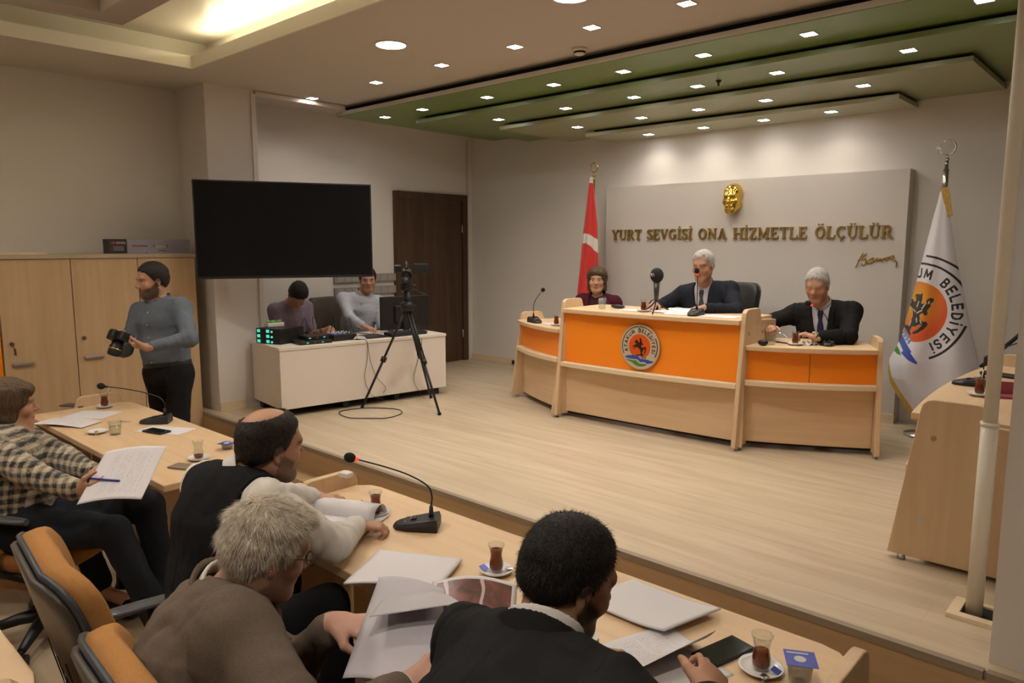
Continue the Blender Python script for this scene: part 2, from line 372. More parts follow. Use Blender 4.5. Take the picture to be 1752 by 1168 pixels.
for z, pts, lab, grp, pw in rows:
    n_ = len(pts)
    for i, (x, y) in enumerate(pts):
        pos = 'leftmost' if i == 0 else ('rightmost' if i == n_ - 1 else '%s from left' % ['', 'second', 'third', 'fourth', 'fifth', 'sixth', 'seventh'][i])
        downlight(x, y, z, '%s, %s in its row' % (lab, pos), grp, pw, .04)
for (x, y), lab in (((-4.13, 3.3), 'large round ceiling light above the stage edge, left of two'), ((-2.62, 3.35), 'large round ceiling light at the top edge of the view, right of two')):
    downlight(x, y, CZ, lab, 'large round ceiling lights', 13, .10, True, (1, .93, .86))
# lamps of the hall above the audience (behind the camera's view)
for (x, y) in ((-4.6, .6), (-2.6, .6), (-.6, .6), (-4.6, -.7), (-2.6, -.7), (-.6, -.7)):
    downlight(x, y, 3.42, 'round ceiling light above the audience seats', 'ceiling lights over the audience', 11, .09, True)
t = thing('smoke_detector', 'small round smoke detector on the ceiling near the green panels', 'smoke detector', (-3.24, 4.25, CZ))
MB().lathe([(.055, 0), (.055, -.012), (.04, -.02), (.038, -.038), (.022, -.046), (0, -.046)], n=24).build('detector_body', mat('detector', (.75, .68, .55), .5), t)
MB().lathe([(.041, -.022), (.041, -.034), (.036, -.034), (.036, -.022)], n=24, closed=True).build('vent_slot', m_dark, t)
MB().lathe([(.0, 0), (.02, 0), (.02, -.008), (.008, -.02), (.008, -.04), (0, -.042)], n=16).build('sprinkler_head', m_black, label='small dark sprinkler head under the second green ceiling panel', cat='sprinkler', loc=(-2.66, 5.18, 3.01))
# ================================================================ FURNITURE
def side_panel(mb, x0, x1, dep, zt, foot=.10, hump=.075):
    """slab seen from the side: slanted front, rounded wing rising above the table top. y=0 is the foot in front"""
    p = [(0, .025), (foot * .93, zt - .02)] + [(foot + .03 - .0 + .05 * math.cos(R(a)) + .02, zt + hump - .05 + .05 * math.sin(R(a))) for a in (180, 150, 120, 90)]
    e = dep * .55
    p += [(e - .04 + .04 * math.cos(R(a)), zt + hump - .04 + .04 * math.sin(R(a))) for a in (90, 60, 30, 0)]
    p += [(e + .02, zt - .012), (dep, zt - .03), (dep + .02, .025)]
    mb.prism(p, x0, x1, 0)
def console(label, loc, rz, W, zt, dep=.62, orange=.41, mid=None, seam=False, group='maple council desks with orange panels', bow=.05, top_back=True, lean=(0, 0), wall_gap=.06):
    t = thing('council_desk', label, 'desk', loc, rz, group); th = .034
    for s, l in ((-1, lean[0]), (1, lean[1])):
        mb = MB(); x = s * (W / 2 - th / 2); side_panel(mb, x - th / 2, x + th / 2, dep, zt)
        sp = mb.build('side_panel', m_maple_z, t, bevel=.004)
        for (yy, zz) in ((.16, zt - .10), (.13, .30 * zt), (.40, zt - .10)):
            MB().tube([(s * W / 2, yy, zz), (s * (W / 2 + .004), yy, zz)], .011, 12).build('screw_cover', m_steel, sp)
        for yy in (.06, dep - .06): MB().tube([(x, yy, 0), (x, yy, .026)], .018, 12).build('foot', m_steel, t)
    xi = W / 2 - th
    def bowed(z0, z1, y0, b, thick, n=24, name='', m=None):
        mb = MB(); pts = []
        fr = [(-xi + 2 * xi * i / n, y0 - b * (1 - (2 * i / n - 1) ** 2)) for i in range(n + 1)]
        bk = [(x, y + thick) for x, y in fr][::-1]
        mb.prism(fr + bk, z0, z1, 2); return mb.build(name, m, t, bevel=.003)
    # table top: bowed front edge, straight back
    n = 24; fr = [(-xi + 2 * xi * i / n, .055 - bow * (1 - (2 * i / n - 1) ** 2)) for i in range(n + 1)]
    MB().prism(fr + [(xi, dep), (-xi, dep)], zt - .034, zt, 2).build('table_top', m_maple, t, bevel=.004)
    zo = zt - .034 - orange
    if seam:
        for a, b_ in ((-xi, -.002), (.002, xi)):
            fr = [(a + (b_ - a) * i / 12, .105 - bow * .7 * (1 - ((a + (b_ - a) * i / 12) / xi) ** 2)) for i in range(13)]
            MB().prism(fr + [(x, y + .018) for x, y in fr][::-1], zo, zt - .034, 2).build('orange_panel', m_orange, t)
    else: bowed(zo, zt - .034, .105, bow * .7, .018, name='orange_panel', m=m_orange)
    bowed(zo - .036, zo, .045, bow, .09, name='ledge', m=m_edge)
    bowed(.05, zo - .036, .115, bow * .4, .018, name='front_panel', m=m_maple)
    bx('foot_rail', (-xi, xi), (.13, .15), (.03, .05), m_dark, t)
    return t
console('tall central desk with the round city seal on its orange front', (-3.065, 4.80, D), R(1.5), 1.63, .935, .66, .42)
console('lower orange-fronted desk to the right of the tall central desk', (-1.84, 5.08, D), R(27.5), .935, .755, .60, .215, seam=True)
console('lower orange-fronted desk to the left of the tall central desk', (-4.315, 4.975, D), R(-25), .94, .755, .60, .215)
# desk at the right edge seen from its end
console('maple desk seen end-on behind the white pole at the right edge', (-.925, 4.60, D), R(-90), 1.90, .70, .66, .215)
# hall desks, front towards the stage
def hall_desk(label, loc, W, left=True, right=True, rz=PI, dep=.60):
    t = thing('hall_desk', label, 'desk', loc, rz, 'long maple desks in the hall'); th = .034; zt = .75
    xi = W / 2
    n = 16; e = .10
    P = [(-xi, .06), (-xi + .05, .012)] + [(-xi + .10 + (2 * xi - .2) * i / n, -.0) for i in range(n + 1)] + [(xi - .05, .012), (xi, .06), (xi, dep), (-xi, dep)]
    MB().prism(P, zt - .032, zt, 2).build('table_top', m_maple, t, bevel=.004)
    for s, on in ((-1, left), (1, right)):
        if not on: continue
        mb = MB(); x = s * (xi + th / 2); side_panel(mb, x - th / 2, x + th / 2, dep - .02, zt, foot=.05, hump=.07); mb.build('side_panel', m_maple_z, t, bevel=.004)
    for x in (-.42, .42):
        MB().box((x - .012, x + .012), (.10, .44), (.02, zt - .034)).build('support_panel', m_maple_z, t, bevel=.002)
    bx('orange_panel', (-xi + .02, xi - .02), (.075, .093), (.44, zt - .034), m_orange, t)
    bx('front_panel', (-xi + .02, xi - .02), (.085, .103), (.05, .40), m_maple, t)
    bx('ledge', (-xi + .02, xi - .02), (.02, .11), (.40, .436), m_edge, t)
    for x in (-xi + .05, xi - .08): MB().box((x, x + .03), (.076, .1), (0, .06)).build('foot', m_black, t)
    return t
hall_desk('long maple desk in the centre foreground, holding papers and the red-lit microphone', (-1.575, 1.91, 0), 2.10)
hall_desk('long maple desk at the left, behind the woman in the checked jacket', (-4.245, 1.87, 0), 2.01, left=False, right=True)
hall_desk('maple desk corner in the bottom left corner of the view', (-2.92, .455, 0), 2.0)

# ---- tall cabinets by the left wall
m_lock = mat('lock_steel', (.22, .18, .15), .35, .9); m_hand = mat('handle_grey', (.32, .30, .29), .4, .6)
def cabinet(label, y0, y1, key=False, handle_at=None, dark=False):
    t = thing('storage_cabinet', label, 'cabinet', (-6.30, y0, 0), 0, 'maple cabinets by the left wall'); w = y1 - y0
    MB().box((-.42, -.02), (.001, w - .001), (.0, 1.70)).build('body', m_cab, t)
    d = MB().box((-.019, 0), (.003, w - .003), (.09, 1.70), bev=.0015).build('door', m_cab, t)
    MB().box((-.44, .012), (0, w), (1.702, 1.735)).build('cabinet_top', mat('cabinet_top', (.46, .37, .25), .5), t, bevel=.002)
    hy = .05 if handle_at is None else handle_at
    if handle_at is not False:
        MB().box((0, .024), (hy, hy + .145), (.918, .942), bev=.006).build('handle', m_hand, d)
        lk = MB().tube([(0, hy + .012, 1.085), (.014, hy + .012, 1.085)], .014, 16)
        if key: lk.box((.014, .03), (hy + .004, hy + .02), (1.076, 1.094)); lk.box((.026, .030), (hy + .015, hy + .03), (1.00, 1.05)); lk.tube([(.028, hy + .02, 1.05), (.024, hy + .014, 1.08)], .002)
        lk.build('key_lock', m_lock, d)
    return t
cabinet('maple cabinet at the left edge with a key hanging in its lock', 1.405, 1.887, True, .045)
cabinet('maple cabinet between the keyed cabinet and the cameraman', 1.887, 2.378, False, .045)
cabinet('maple cabinet behind the cameraman, next to the stage corner', 2.378, 2.851, False, False)
cabinet('cabinet at the far left edge with an orange door', .92, 1.40, False, False)
for o in list(COL.objects):
    if o.get('label', '').endswith('orange door'):
        for c in o.children:
            if c.name.startswith('door'): c.data = c.data.copy(); c.data.materials.clear(); c.data.materials.append(m_orange)
MB().box((0, .38), (0, .34), (0, .012)).build('loose_shelf_board', m_edge, label='loose pale shelf board lying on top of the leftmost cabinets', cat='board', loc=(-6.68, 1.40, 1.735))
t = thing('cardboard_box', 'long printed cardboard box lying on top of the cabinets', 'box', (-6.42, 2.215, 1.735))
m_lila = mat('box_lilac', (.33, .30, .36), .6); m_bxd = mat('box_black', (.035, .03, .03), .6); m_bt = mat('box_dark_print', (.12, .10, .12), .6); m_brd = mat('box_red_print', (.45, .06, .04), .6); m_gold = mat('box_handle', (.55, .48, .33), .5)
MB().box((-.14, 0), (.135, .66), (0, .118)).build('box_body', m_lila, t, bevel=.002)
MB().box((-.141, .001), (0, .135), (0, .118)).build('black_end', m_bxd, t, bevel=.002)
pr = MB()
for i, (a, b_) in enumerate(((.055, .07), (.074, .086), (.09, .104), (.108, .122))): pr.box((.001, .0016), (a, b_), (.078, .096))
for z in (.055, .045, .035, .025): pr.box((.001, .0014), (.03, .11), (z, z + .004))
pr.build('white_print', mat('box_white_print', (.42, .38, .38), .6), t)
MB().box((.0, .0014), (.018, .048), (.078, .096)).box((0, .0014), (.175, .213), (.056, .07)).build('red_print', m_brd, t)
pr = MB()
for k in range(7): pr.box((0, .0014), (.222 + k * .011, .230 + k * .011), (.056, .068))
for k in range(7): pr.box((0, .0014), (.385 + k * .009, .392 + k * .009), (.018, .026))
pr.box((0, .0012), (.345, .352), (.05, .075)).box((0, .0012), (.455, .462), (.05, .075)).box((0, .0014), (.28, .29), (0, .01)); pr.build('dark_print', m_bt, t)
MB().box((0, .006), (.365, .44), (.048, .064), bev=.003).build('carry_handle', m_gold, t)

# ---- television
TVa, TVb = Vector((-6.045, 2.745, 0)), Vector((-5.40, 4.05, 0)); tvc = (TVa + TVb) / 2; tvd = (TVb - TVa); tvl = tvd.length
t = thing('television', 'large black television on a wall arm, angled in front of the column', 'television', (tvc.x, tvc.y, 1.93), math.atan2(tvd.y, tvd.x) + PI)
hh = .405
MB().box((-tvl / 2, tvl / 2), (0, .035), (-hh, hh), bev=.004).build('bezel', m_black, t)
MB().box((-tvl / 2 + .012, tvl / 2 - .012), (.0345, .0365), (-hh + .02, hh - .012)).build('screen', mat('screen_glass', (.006, .006, .007), .14, spec=.35), t)
MB().box((-tvl / 2, tvl / 2), (.0, .038), (-hh - .002, -hh + .006)).build('lower_trim', mat('tv_trim', (.06, .055, .05), .35, .6), t)
MB().box((-.3, .3), (-.035, 0), (-.25, .25), bev=.01).build('back_cover', m_black, t)
a = MB(); a.tube([(.15, -.03, 0), (.10, -.12, 0)], .022); a.tube([(.10, -.12, 0), (.52, -.16, 0)], .022); a.box((.50, .60), (-.235, -.14), (-.10, .10)); a.box((.02, .28), (-.045, -.03), (-.12, .12)); a.build('wall_arm', m_black, t)

# ---- white control desk
t = thing('control_desk', 'long white desk with audio gear below the television', 'desk', (-5.56, 3.19, D), math.atan2(4.855 - 3.19, -5.318 + 5.56))
Ld = math.hypot(4.855 - 3.19, .242); dd = .645
MB().box((0, Ld), (.0, .02), (.07, .575)).build('front_board', m_white, t, bevel=.002)
MB().box((0, .02), (.02, dd), (.07, .575)).build('side_board', m_white, t, bevel=.002)
MB().box((Ld - .02, Ld), (.02, dd), (.07, .575)).build('side_board', m_white, t, bevel=.002)
MB().box((-.006, Ld + .006), (-.006, dd), (.575, .603)).build('desk_top', m_white, t, bevel=.003)
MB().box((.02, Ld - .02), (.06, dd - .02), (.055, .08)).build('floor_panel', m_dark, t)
for x in (.06, .62, 1.15, Ld - .08):
    for y in (.09, dd - .1): MB().box((x - .03, x + .03), (y - .04, y + .04), (0, .055), bev=.006).build('foot_block', m_black, t)
desk_M = Matrix.Translation((-5.56, 3.19, D + .603)) @ Matrix.Rotation(math.atan2(4.855 - 3.19, -5.318 + 5.56), 4, 'Z')
desk_rz = math.atan2(4.855 - 3.19, -5.318 + 5.56)

# ---- office chairs
m_tan = mat('orange_fabric', (.33, .15, .038), .9, var=.10, vscale=300, bump=.15, bscale=500)
m_shell = mat('grey_shell', (.055, .043, .032), .5); m_pipe = mat('dark_edge', (.035, .04, .045), .5); m_arm = mat('arm_plastic', (.055, .055, .058), .4)
def office_chair(label, loc, rz, fabric=None, shell=None, W=.47, zb0=.52, zt=1.0, group=None, arms=True, tilt=12, name='office_chair', sz=.46):
    """faces +y"""
    fabric = fabric or m_tan; shell = shell or m_shell
    t = thing(name, label, 'chair', loc, rz, group)
    T = Matrix.Translation((0, -.23, zb0)) @ Matrix.Rotation(R(tilt), 4, 'X'); H = (zt - zb0) / math.cos(R(tilt))
    def outline(w, h, k=0.0): # rounded backrest outline in x,z
        p = []
        rr = .10
        p += [(w / 2 * .80, 0), (w / 2 * .93, h * .25), (w / 2, h * .6)]
        p += [(w / 2 - rr + rr * math.cos(R(a)), h - rr + rr * math.sin(R(a))) for a in (0, 22, 45, 67, 90)]
        return p + [(-x, z) for x, z in p[::-1]]
    def slab(w, h, y0, y1, curve, name, m, puff=0, mb=None, dz=0):
        mb = MB(); ol = outline(w, h); n = len(ol); vs = []; fs = []
        L = 6
        def cur(x, z, y): return (x, y + curve * (x / (w / 2)) ** 2 + .05 * ((z / h - .35) ** 2) * (-1), z + dz)
        rings = [(1, y0), (1, y0 + (y1 - y0) * .5), (.985, y0 + (y1 - y0) * .8), (.94, y1 - .004), (.85, y1), (.5, y1 + puff * .6), (.12, y1 + puff)]
        cx, cz = 0, h / 2
        for k, y in rings:
            for (x, z) in ol: vs.append(T @ Vector(cur(cx + (x - cx) * k, cz + (z - cz) * k, y)))
        for i in range(len(rings) - 1):
            for j in range(n): fs.append([i * n + j, i * n + (j + 1) % n, (i + 1) * n + (j + 1) % n, (i + 1) * n + j])
        fs.append(list(range((len(rings) - 1) * n, len(rings) * n)))
        # back side inner rings
        b0 = len(vs)
        for k in (.8, .4, .1):
            for (x, z) in ol: vs.append(T @ Vector(cur(cx + (x - cx) * k, cz + (z - cz) * k, y0)))
        for j in range(n): fs.append([j, (j + 1) % n, b0 + (j + 1) % n, b0 + j])
        for i in range(2):
            for j in range(n): fs.append([b0 + i * n + j, b0 + i * n + (j + 1) % n, b0 + (i + 1) * n + (j + 1) % n, b0 + (i + 1) * n + j])
        fs.append(list(range(b0 + 2 * n, b0 + 3 * n)))
        mb.add(vs, fs, smooth=True); return mb.build(name, m, t)
    slab(W, H, .0, .062, .05, 'back_cushion', fabric, .012)
    slab(W + .012, H + .004, -.012, .004, .05, 'back_edge', m_pipe)
    sh = slab(W - .012, H - .01, -.03, -.010, .05, 'back_shell', shell)
    rb = MB()
    for x in (-.12, -.06, 0, .06, .12):
        rb.add([T @ Vector((x + dx, -.032 + .05 * ((x + dx) / (W / 2)) ** 2 - .05 * (z / H - .35) ** 2 - dy, z)) for z in (.03, H * .25, H * .48) for dx in (-.003, .003) for dy in (0, .002)],
               [[0, 2, 6, 4], [4, 6, 10, 8], [1, 5, 7, 3], [5, 9, 11, 7], [0, 4, 5, 1], [4, 8, 9, 5], [2, 3, 7, 6], [6, 7, 11, 10]])
    rb.build('shell_ridge', m_dark, sh, fix=False)
    # seat
    mb = MB(); n = 28; vs = []; fs = []
    def sup(a, k): c, s_ = math.cos(a), math.sin(a); return (math.copysign(abs(c) ** .55, c) * .245 * k, math.copysign(abs(s_) ** .55, s_) * .235 * k)
    rings = [(.80, -.055), (.96, -.05), (1, -.03), (1, -.005), (.97, .012), (.88, .022), (.5, .026), (.1, .022)]
    for k, z in rings:
        for j in range(n):
            x, y = sup(2 * PI * j / n, k); vs.append((x, y + .02, sz + z + (-.02 if y > .17 else 0) * ((y - .17) / .06 if y > .17 else 0)))
    for i in range(len(rings) - 1):
        for j in range(n): fs.append([i * n + j, i * n + (j + 1) % n, (i + 1) * n + (j + 1) % n, (i + 1) * n + j])
    fs += [list(range(n))[::-1], list(range((len(rings) - 1) * n, len(rings) * n))]
    mb.add(vs, fs, smooth=True).build('seat', fabric, t)
    MB().box((-.19, .19), (-.17, .19), (sz - .085, sz - .052), bev=.012).build('seat_pan', m_black, t)
    MB().tube([(0, -.12, sz - .07), (0, -.24, sz - .06), (0, -.27, sz + .02), (0, -.262, sz + .20)], [.03, .03, .028, .024], 10).build('back_bracket', m_black, t)
    MB().tube([(0, 0, .09), (0, 0, .26), (0, 0, .26), (0, 0, sz - .08)], [.034, .034, .024, .024], 14).build('gas_column', m_black, t)
    if arms:
        for s in (-1, 1):
            x = s * .275
            a = MB().tube(smooth_path([(s * .17, .02, sz - .068), (s * .262, .01, sz - .05), (x, 0, sz + .05), (x, .0, sz + .20)], 5), .016, 10).build('arm_support', m_black, t)
            MB().add(*pad(x, -.14, .17, sz + .205)).build('arm_pad', m_arm, t)
    for k in range(5):
        a = 2 * PI * k / 5 + .3; c, s_ = math.cos(a), math.sin(a)
        l = MB().tube([(0, 0, .105), (c * .12, s_ * .12, .10), (c * .28, s_ * .28, .07)], [.034, .028, .018], 8).build('base_leg', m_black, t)
        cs = MB().tube([(c * .285 - s_ * .022, s_ * .285 + c * .022, .028), (c * .285 + s_ * .022, s_ * .285 - c * .022, .028)], .027, 14); cs.tube([(c * .28, s_ * .28, .075), (c * .28, s_ * .28, .03)], .008); cs.build('caster', m_black, l)
    return t
def pad(x, y0, y1, z):
    n = 14; vs = []; fs = []; m_ = 9
    for i in range(m_):
        f_ = i / (m_ - 1); y = y0 + (y1 - y0) * f_; w = .032 * (1 - abs(2 * f_ - 1) ** 6 * .5); zz = z - .01 * f_ ** 2
        for j in range(n):
            a = 2 * PI * j / n; vs.append((x + w * math.cos(a), y, zz + .014 * math.sin(a)))
    for i in range(m_ - 1):
        for j in range(n): fs.append([i * n + j, i * n + (j + 1) % n, (i + 1) * n + (j + 1) % n, (i + 1) * n + j])
    fs += [list(range(n))[::-1], list(range((m_ - 1) * n, m_ * n))]
    return vs, fs
g_ = 'orange fabric office chairs in the hall'
office_chair('orange fabric office chair of the balding man, upper of the two in the foreground', (-2.08, .83, 0), R(-6), group=g_, W=.50, zt=1.02)
office_chair('orange fabric office chair of the grey-haired man, lowest at the bottom edge', (-1.40, .77, 0), R(-4), group=g_, W=.50, zt=1.01)
office_chair('orange fabric office chair under the black-haired man in the black jacket', (-.80, .60, 0), R(-4), group=g_, W=.50, zt=.98)
office_chair('orange fabric office chair of the half-hidden person at the left edge', (-4.48, .86, 0), R(-58), group=g_, W=.48, zt=.98)
office_chair('orange fabric office chair under the woman in the checked jacket', (-3.77, .93, 0), R(-55), group=g_, W=.48, zt=.98)
m_leather = mat('black_leather', (.014, .013, .012), .5, bump=.1, bscale=120)
office_chair('black high-backed chair behind the speaking man at the central desk', (-2.93, 5.80, D), R(172), m_leather, m_black, .50, .60, 1.14, None, True, 9, 'executive_chair', .54)
office_chair('grey-brown office chair behind the man at the monitor', (-6.42, 4.42, D), R(-75), mat('chair_taupe', (.07, .055, .042), .7), m_black, .48, .50, .92, None, False, 6, 'office_chair', .44)

# ---- flags
m_cloth = mat('flag_cloth', (1, 1, 1), .65, vcol=True, sheen=.2)
m_brass = mat('brass', (.62, .42, .13), .25, 1); m_chrome = mat('chrome', (.6, .6, .6), .2, 1); m_fringe = mat('gold_fringe', (.52, .33, .07), .7, var=.3, vscale=120, bump=.6, bscale=250)
def finial(t, z, m, r=.05):
    mb = MB(); mb.ball((0, 0, z - .115), .014); mb.ball((0, 0, z - .085), .02, sc=(1, 1, .7)); mb.tube([(0, 0, z - .085), (0, 0, z - r)], [.010, .006]); f_ = mb.build('finial_stem', m, t)
    # crescent ring facing the hall, opening to the left, with a small star
    rr = MB(); pts = [(r * math.cos(R(a)), 0, z + r * math.sin(R(a))) for a in range(200, 200 + 321, 10)]
    rr.tube(pts, [.002 + .006 * math.sin(PI * i / (len(pts) - 1)) for i in range(len(pts))], 8).build('crescent', m, t)
    st = [((.020 if k % 2 == 0 else .008) * math.cos(R(36 * k + 18)) - r - .006, z + (.020 if k % 2 == 0 else .008) * math.sin(R(36 * k + 18))) for k in range(10)]
    MB().prism(st, -.003, .003, 1).build('star', m, t)
# ================================================================ THE SEAL (colours computed on the cloth / disc grid)
GL = {  # bold sans glyphs as strokes in a 0..w x 0..1 box
 'A': (.8, [[(0, 0), (.4, 1), (.8, 0)], [(.16, .32), (.64, .32)]]), 'T': (.7, [[(0, 1), (.7, 1)], [(.35, 1), (.35, 0)]]),
 'K': (.72, [[(0, 0), (0, 1)], [(.7, 1), (0, .42)], [(.2, .58), (.72, 0)]]), 'U': (.7, [[(0, 1), (0, .3), (.12, .06), (.35, 0), (.58, .06), (.7, .3), (.7, 1)]]),
 'M': (.9, [[(0, 0), (.08, 1), (.45, .25), (.82, 1), (.9, 0)]]), 'B': (.62, [[(0, 0), (0, 1), (.42, 1), (.56, .87), (.56, .66), (.42, .54), (0, .54)], [(.42, .54), (.62, .4), (.62, .15), (.44, 0), (0, 0)]]),
 'E': (.58, [[(.58, 1), (0, 1), (0, 0), (.58, 0)], [(0, .52), (.5, .52)]]), 'L': (.55, [[(0, 1), (0, 0), (.55, 0)]]),
 'D': (.68, [[(0, 0), (0, 1), (.3, 1), (.58, .84), (.68, .5), (.58, .16), (.3, 0), (0, 0)]]), 'İ': (.04, [[(.02, 0), (.02, .86)], [(.02, 1.22), (.02, 1.24)]]),
 'Y': (.76, [[(0, 1), (.38, .48), (.76, 1)], [(.38, .48), (.38, 0)]]), 'S': (.6, [[(.58, .84), (.44, 1), (.16, 1), (.02, .86), (.02, .66), (.16, .54), (.44, .46), (.6, .32), (.6, .14), (.44, 0), (.14, 0), (0, .15)]]),
 '1': (.2, [[(0, .8), (.2, 1), (.2, 0)]]), '9': (.5, [[(.5, .7), (.4, 1), (.1, 1), (0, .8), (0, .6), (.1, .46), (.4, .46), (.5, .65), (.5, .3), (.38, 0), (.05, 0)]]), '4': (.55, [[(.4, 0), (.4, 1), (0, .3), (.55, .3)]])}
def seg_d(x, y, a, b):
    ax, ay = a; bx_, by = b; dx, dy = bx_ - ax, by - ay; L = dx * dx + dy * dy + 1e-9
    t = np.clip(((x - ax) * dx + (y - ay) * dy) / L, 0, 1); return np.hypot(x - ax - t * dx, y - ay - t * dy)
def inpoly(x, y, P):
    c = np.zeros(x.shape, bool); n = len(P)
    for i in range(n):
        x0, y0 = P[i]; x1, y1 = P[(i + 1) % n]
        m = ((y0 > y) != (y1 > y)) & (x < (x1 - x0) * (y - y0) / (y1 - y0 + 1e-12) + x0); c ^= m
    return c
HORSE = [(-.62, .02), (-.56, .04), (-.46, .16), (-.38, .20), (-.30, .18), (-.26, .26), (-.34, .32), (-.42, .34), (-.40, .42), (-.30, .50), (-.26, .60), (-.20, .52), (-.14, .46), (-.08, .36), (-.02, .38), (.0, .48), (-.03, .56), (.0, .66), (.07, .70), (.13, .64), (.12, .54), (.18, .48), (.20, .34), (.30, .26), (.26, .18), (.16, .20), (.14, .08), (.24, .02), (.34, .02), (.44, .10), (.52, .06), (.54, -.10), (.50, -.30), (.42, -.46), (.36, -.44), (.42, -.24), (.42, -.06), (.34, -.10), (.30, -.24), (.22, -.34), (.26, -.48), (.38, -.52), (.36, -.58), (-.30, -.58), (-.28, -.53), (.04, -.50), (.12, -.38), (.06, -.26), (.0, -.12), (-.10, -.04), (-.20, .02), (-.30, .0), (-.40, -.10), (-.46, -.16), (-.50, -.10), (-.42, .02), (-.40, .08), (-.50, .02), (-.58, -.04)]
def seal(x, y, bg, tone=0):
    """x,y in seal units: the red disc has radius 1, outer arcs radius 1.62. returns colours over bg, y up"""
    c = np.array(bg, float).reshape(1, 3).repeat(len(x), 0) if np.ndim(bg) == 1 else bg.copy()
    r = np.hypot(x, y); an = np.degrees(np.arctan2(y, x))
    blk = (.012, .011, .010)
    red = np.stack([.62 + 0 * x, .09 + .26 * np.clip(1 - np.hypot(x + .30, y - .15) / 1.1, 0, 1) * (tone > 0) + 0 * x, .012 + 0 * x], 1)
    m = r < 1; c[m] = red[m]
    # black ring arcs
    def A(lo, hi): return (an >= lo) & (an <= hi) if lo < hi else (an >= lo) | (an <= hi)
    m = (np.abs(r - 1.60) < .035) & (A(45, 180) | A(-180, -155)); c[m] = blk
    m = (np.abs(r - 1.60) < .04) & A(-28, 28); c[m] = blk
    if tone: m = (np.abs(r - 1.86) < .035) & A(48, 128); c[m] = blk
    # lettering on the arc
    s = 'ATAKUM BELEDİYESİ'; sz = .27; ws = [GL[ch][0] if ch != ' ' else .55 for ch in s]; gap = .38
    tot = sum(ws) + gap * (len(s) - 1); span = 222.0; k = span / tot; pos = 0; a0 = 90 + span / 2 + 1
    for ch, w in zip(s, ws):
        if ch != ' ':
            am = a0 - (pos + w / 2) * k; ca, sa = math.cos(R(am - 90)), math.sin(R(am - 90))
            lx = x * ca + y * sa; ly = -x * sa + y * ca
            sel = (np.abs(lx) < .3) & (ly > 1.05) & (ly < 1.62)
            X = lx[sel] / (sz * .92) + w / 2; Y = (ly[sel] - 1.15) / sz; dmin = np.full(X.shape, 9.)
            for st in GL[ch][1]:
                for p, q in zip(st, st[1:]): dmin = np.minimum(dmin, seg_d(X, Y, p, q))
            idx = np.where(sel)[0][dmin < .125]; c[idx] = blk
        pos += w + gap
    m = inpoly(x, y + .08, [(a * 1.12, b * 1.12) for a, b in HORSE]); c[m] = (.02, .017, .014)
    if tone:
        for p_, q_ in (((-.20, .36), (-.12, .20)), ((.02, .52), (.06, .30)), ((.10, .26), (.04, .06)), ((-.04, .04), (-.16, .02)), ((.16, -.06), (.26, -.14)), ((.08, -.30), (.14, -.46)), ((.30, .0), (.40, -.04)), ((-.42, .10), (-.50, .02)), ((.06, .62), (.09, .56))): c[seg_d(x, y + .08, p_, q_) < .022] = (.55, .45, .36)
    # white band under the disc, then sea and land
    m = (y < -.78) & (r < 1.5); c[m] = np.array(bg if np.ndim(bg) == 1 else (.7, .68, .66))[None] if np.ndim(bg) == 1 else bg[m]
    W1 = [(-1.36, -.92), (-1.1, -.80), (-.6, -.74), (-.1, -.76), (-.02, -.86), (.1, -.98), (.9, -1.0), (.86, -1.05), (1.28, -1.10), (1.3, -1.16), (1.0, -1.28), (.62, -1.36), (.64, -1.25), (.3, -1.22), (.1, -1.26), (-.1, -1.12), (-.2, -1.05), (-.9, -1.06), (-1.3, -.98)]
    W2 = [(-1.28, -1.10), (-.9, -1.16), (-.3, -1.16), (-.12, -1.30), (.05, -1.38), (.5, -1.36), (.72, -1.40), (.55, -1.52), (.2, -1.62), (-.1, -1.62), (-.45, -1.50), (-.7, -1.34), (-1.1, -1.22)]
    c[inpoly(x, y, W1)] = (.035, .07, .36); c[inpoly(x, y, W2)] = (.05, .22, .03)
    px = .12
    for ch in '1994':
        w = GL[ch][0]
        for st in GL[ch][1]:
            for p, q in zip(st, st[1:]): c[seg_d((x - px) / .17, (y + .945) / .17, p, q) < .13] = (.06, .16, .42) if tone else (.03, .03, .04)
        px += (w + .36) * .17
    return c
def seal_disc(uv_r, tone=0): pass
m_seal = mat('seal_print', (1, 1, 1), .22, vcol=True, coat=.6)
t = thing('city_seal', 'round city seal with a horse rider, mounted on the orange front of the central desk', 'seal', (-3.078, 4.852, 1.016), R(1.5))
def fdisc(u, v): return np.stack([(u - .5) * .350, -.0045 + 0 * u, (v - .5) * .350], 1)
rr = 190; uu, vv = np.meshgrid(np.linspace(0, 1, rr), np.linspace(0, 1, rr)); uf, vf = uu.ravel(), vv.ravel()
X_, Y_ = (uf - .5) * 2 * 1.8, (vf - .5) * 2 * 1.8 - .05
q = np.arange(rr * rr).reshape(rr, rr); q = np.stack([q[:-1, :-1], q[:-1, 1:], q[1:, 1:], q[1:, :-1]], -1).reshape(-1, 4)
inside = np.hypot(uf - .5, vf - .5) < .497; q = q[inside[q].all(1)]
rawmesh('seal_face', fdisc(uf, vf), q, m_seal, t, seal(X_, Y_, np.array([.50, .42, .31])))
MB().lathe([(0, 0), (.176, 0), (.178, .004), (.172, .008), (0, .008)], n=64, M=Matrix.Rotation(R(90), 4, 'X') @ Matrix.Translation((0, 0, -.004))).build('seal_plate', mat('seal_glass', (.45, .34, .22), .2, coat=.5), t)
MB().tube([(0, -.004, .158), (0, -.009, .158)], .007, 12).build('screw', m_steel, t)

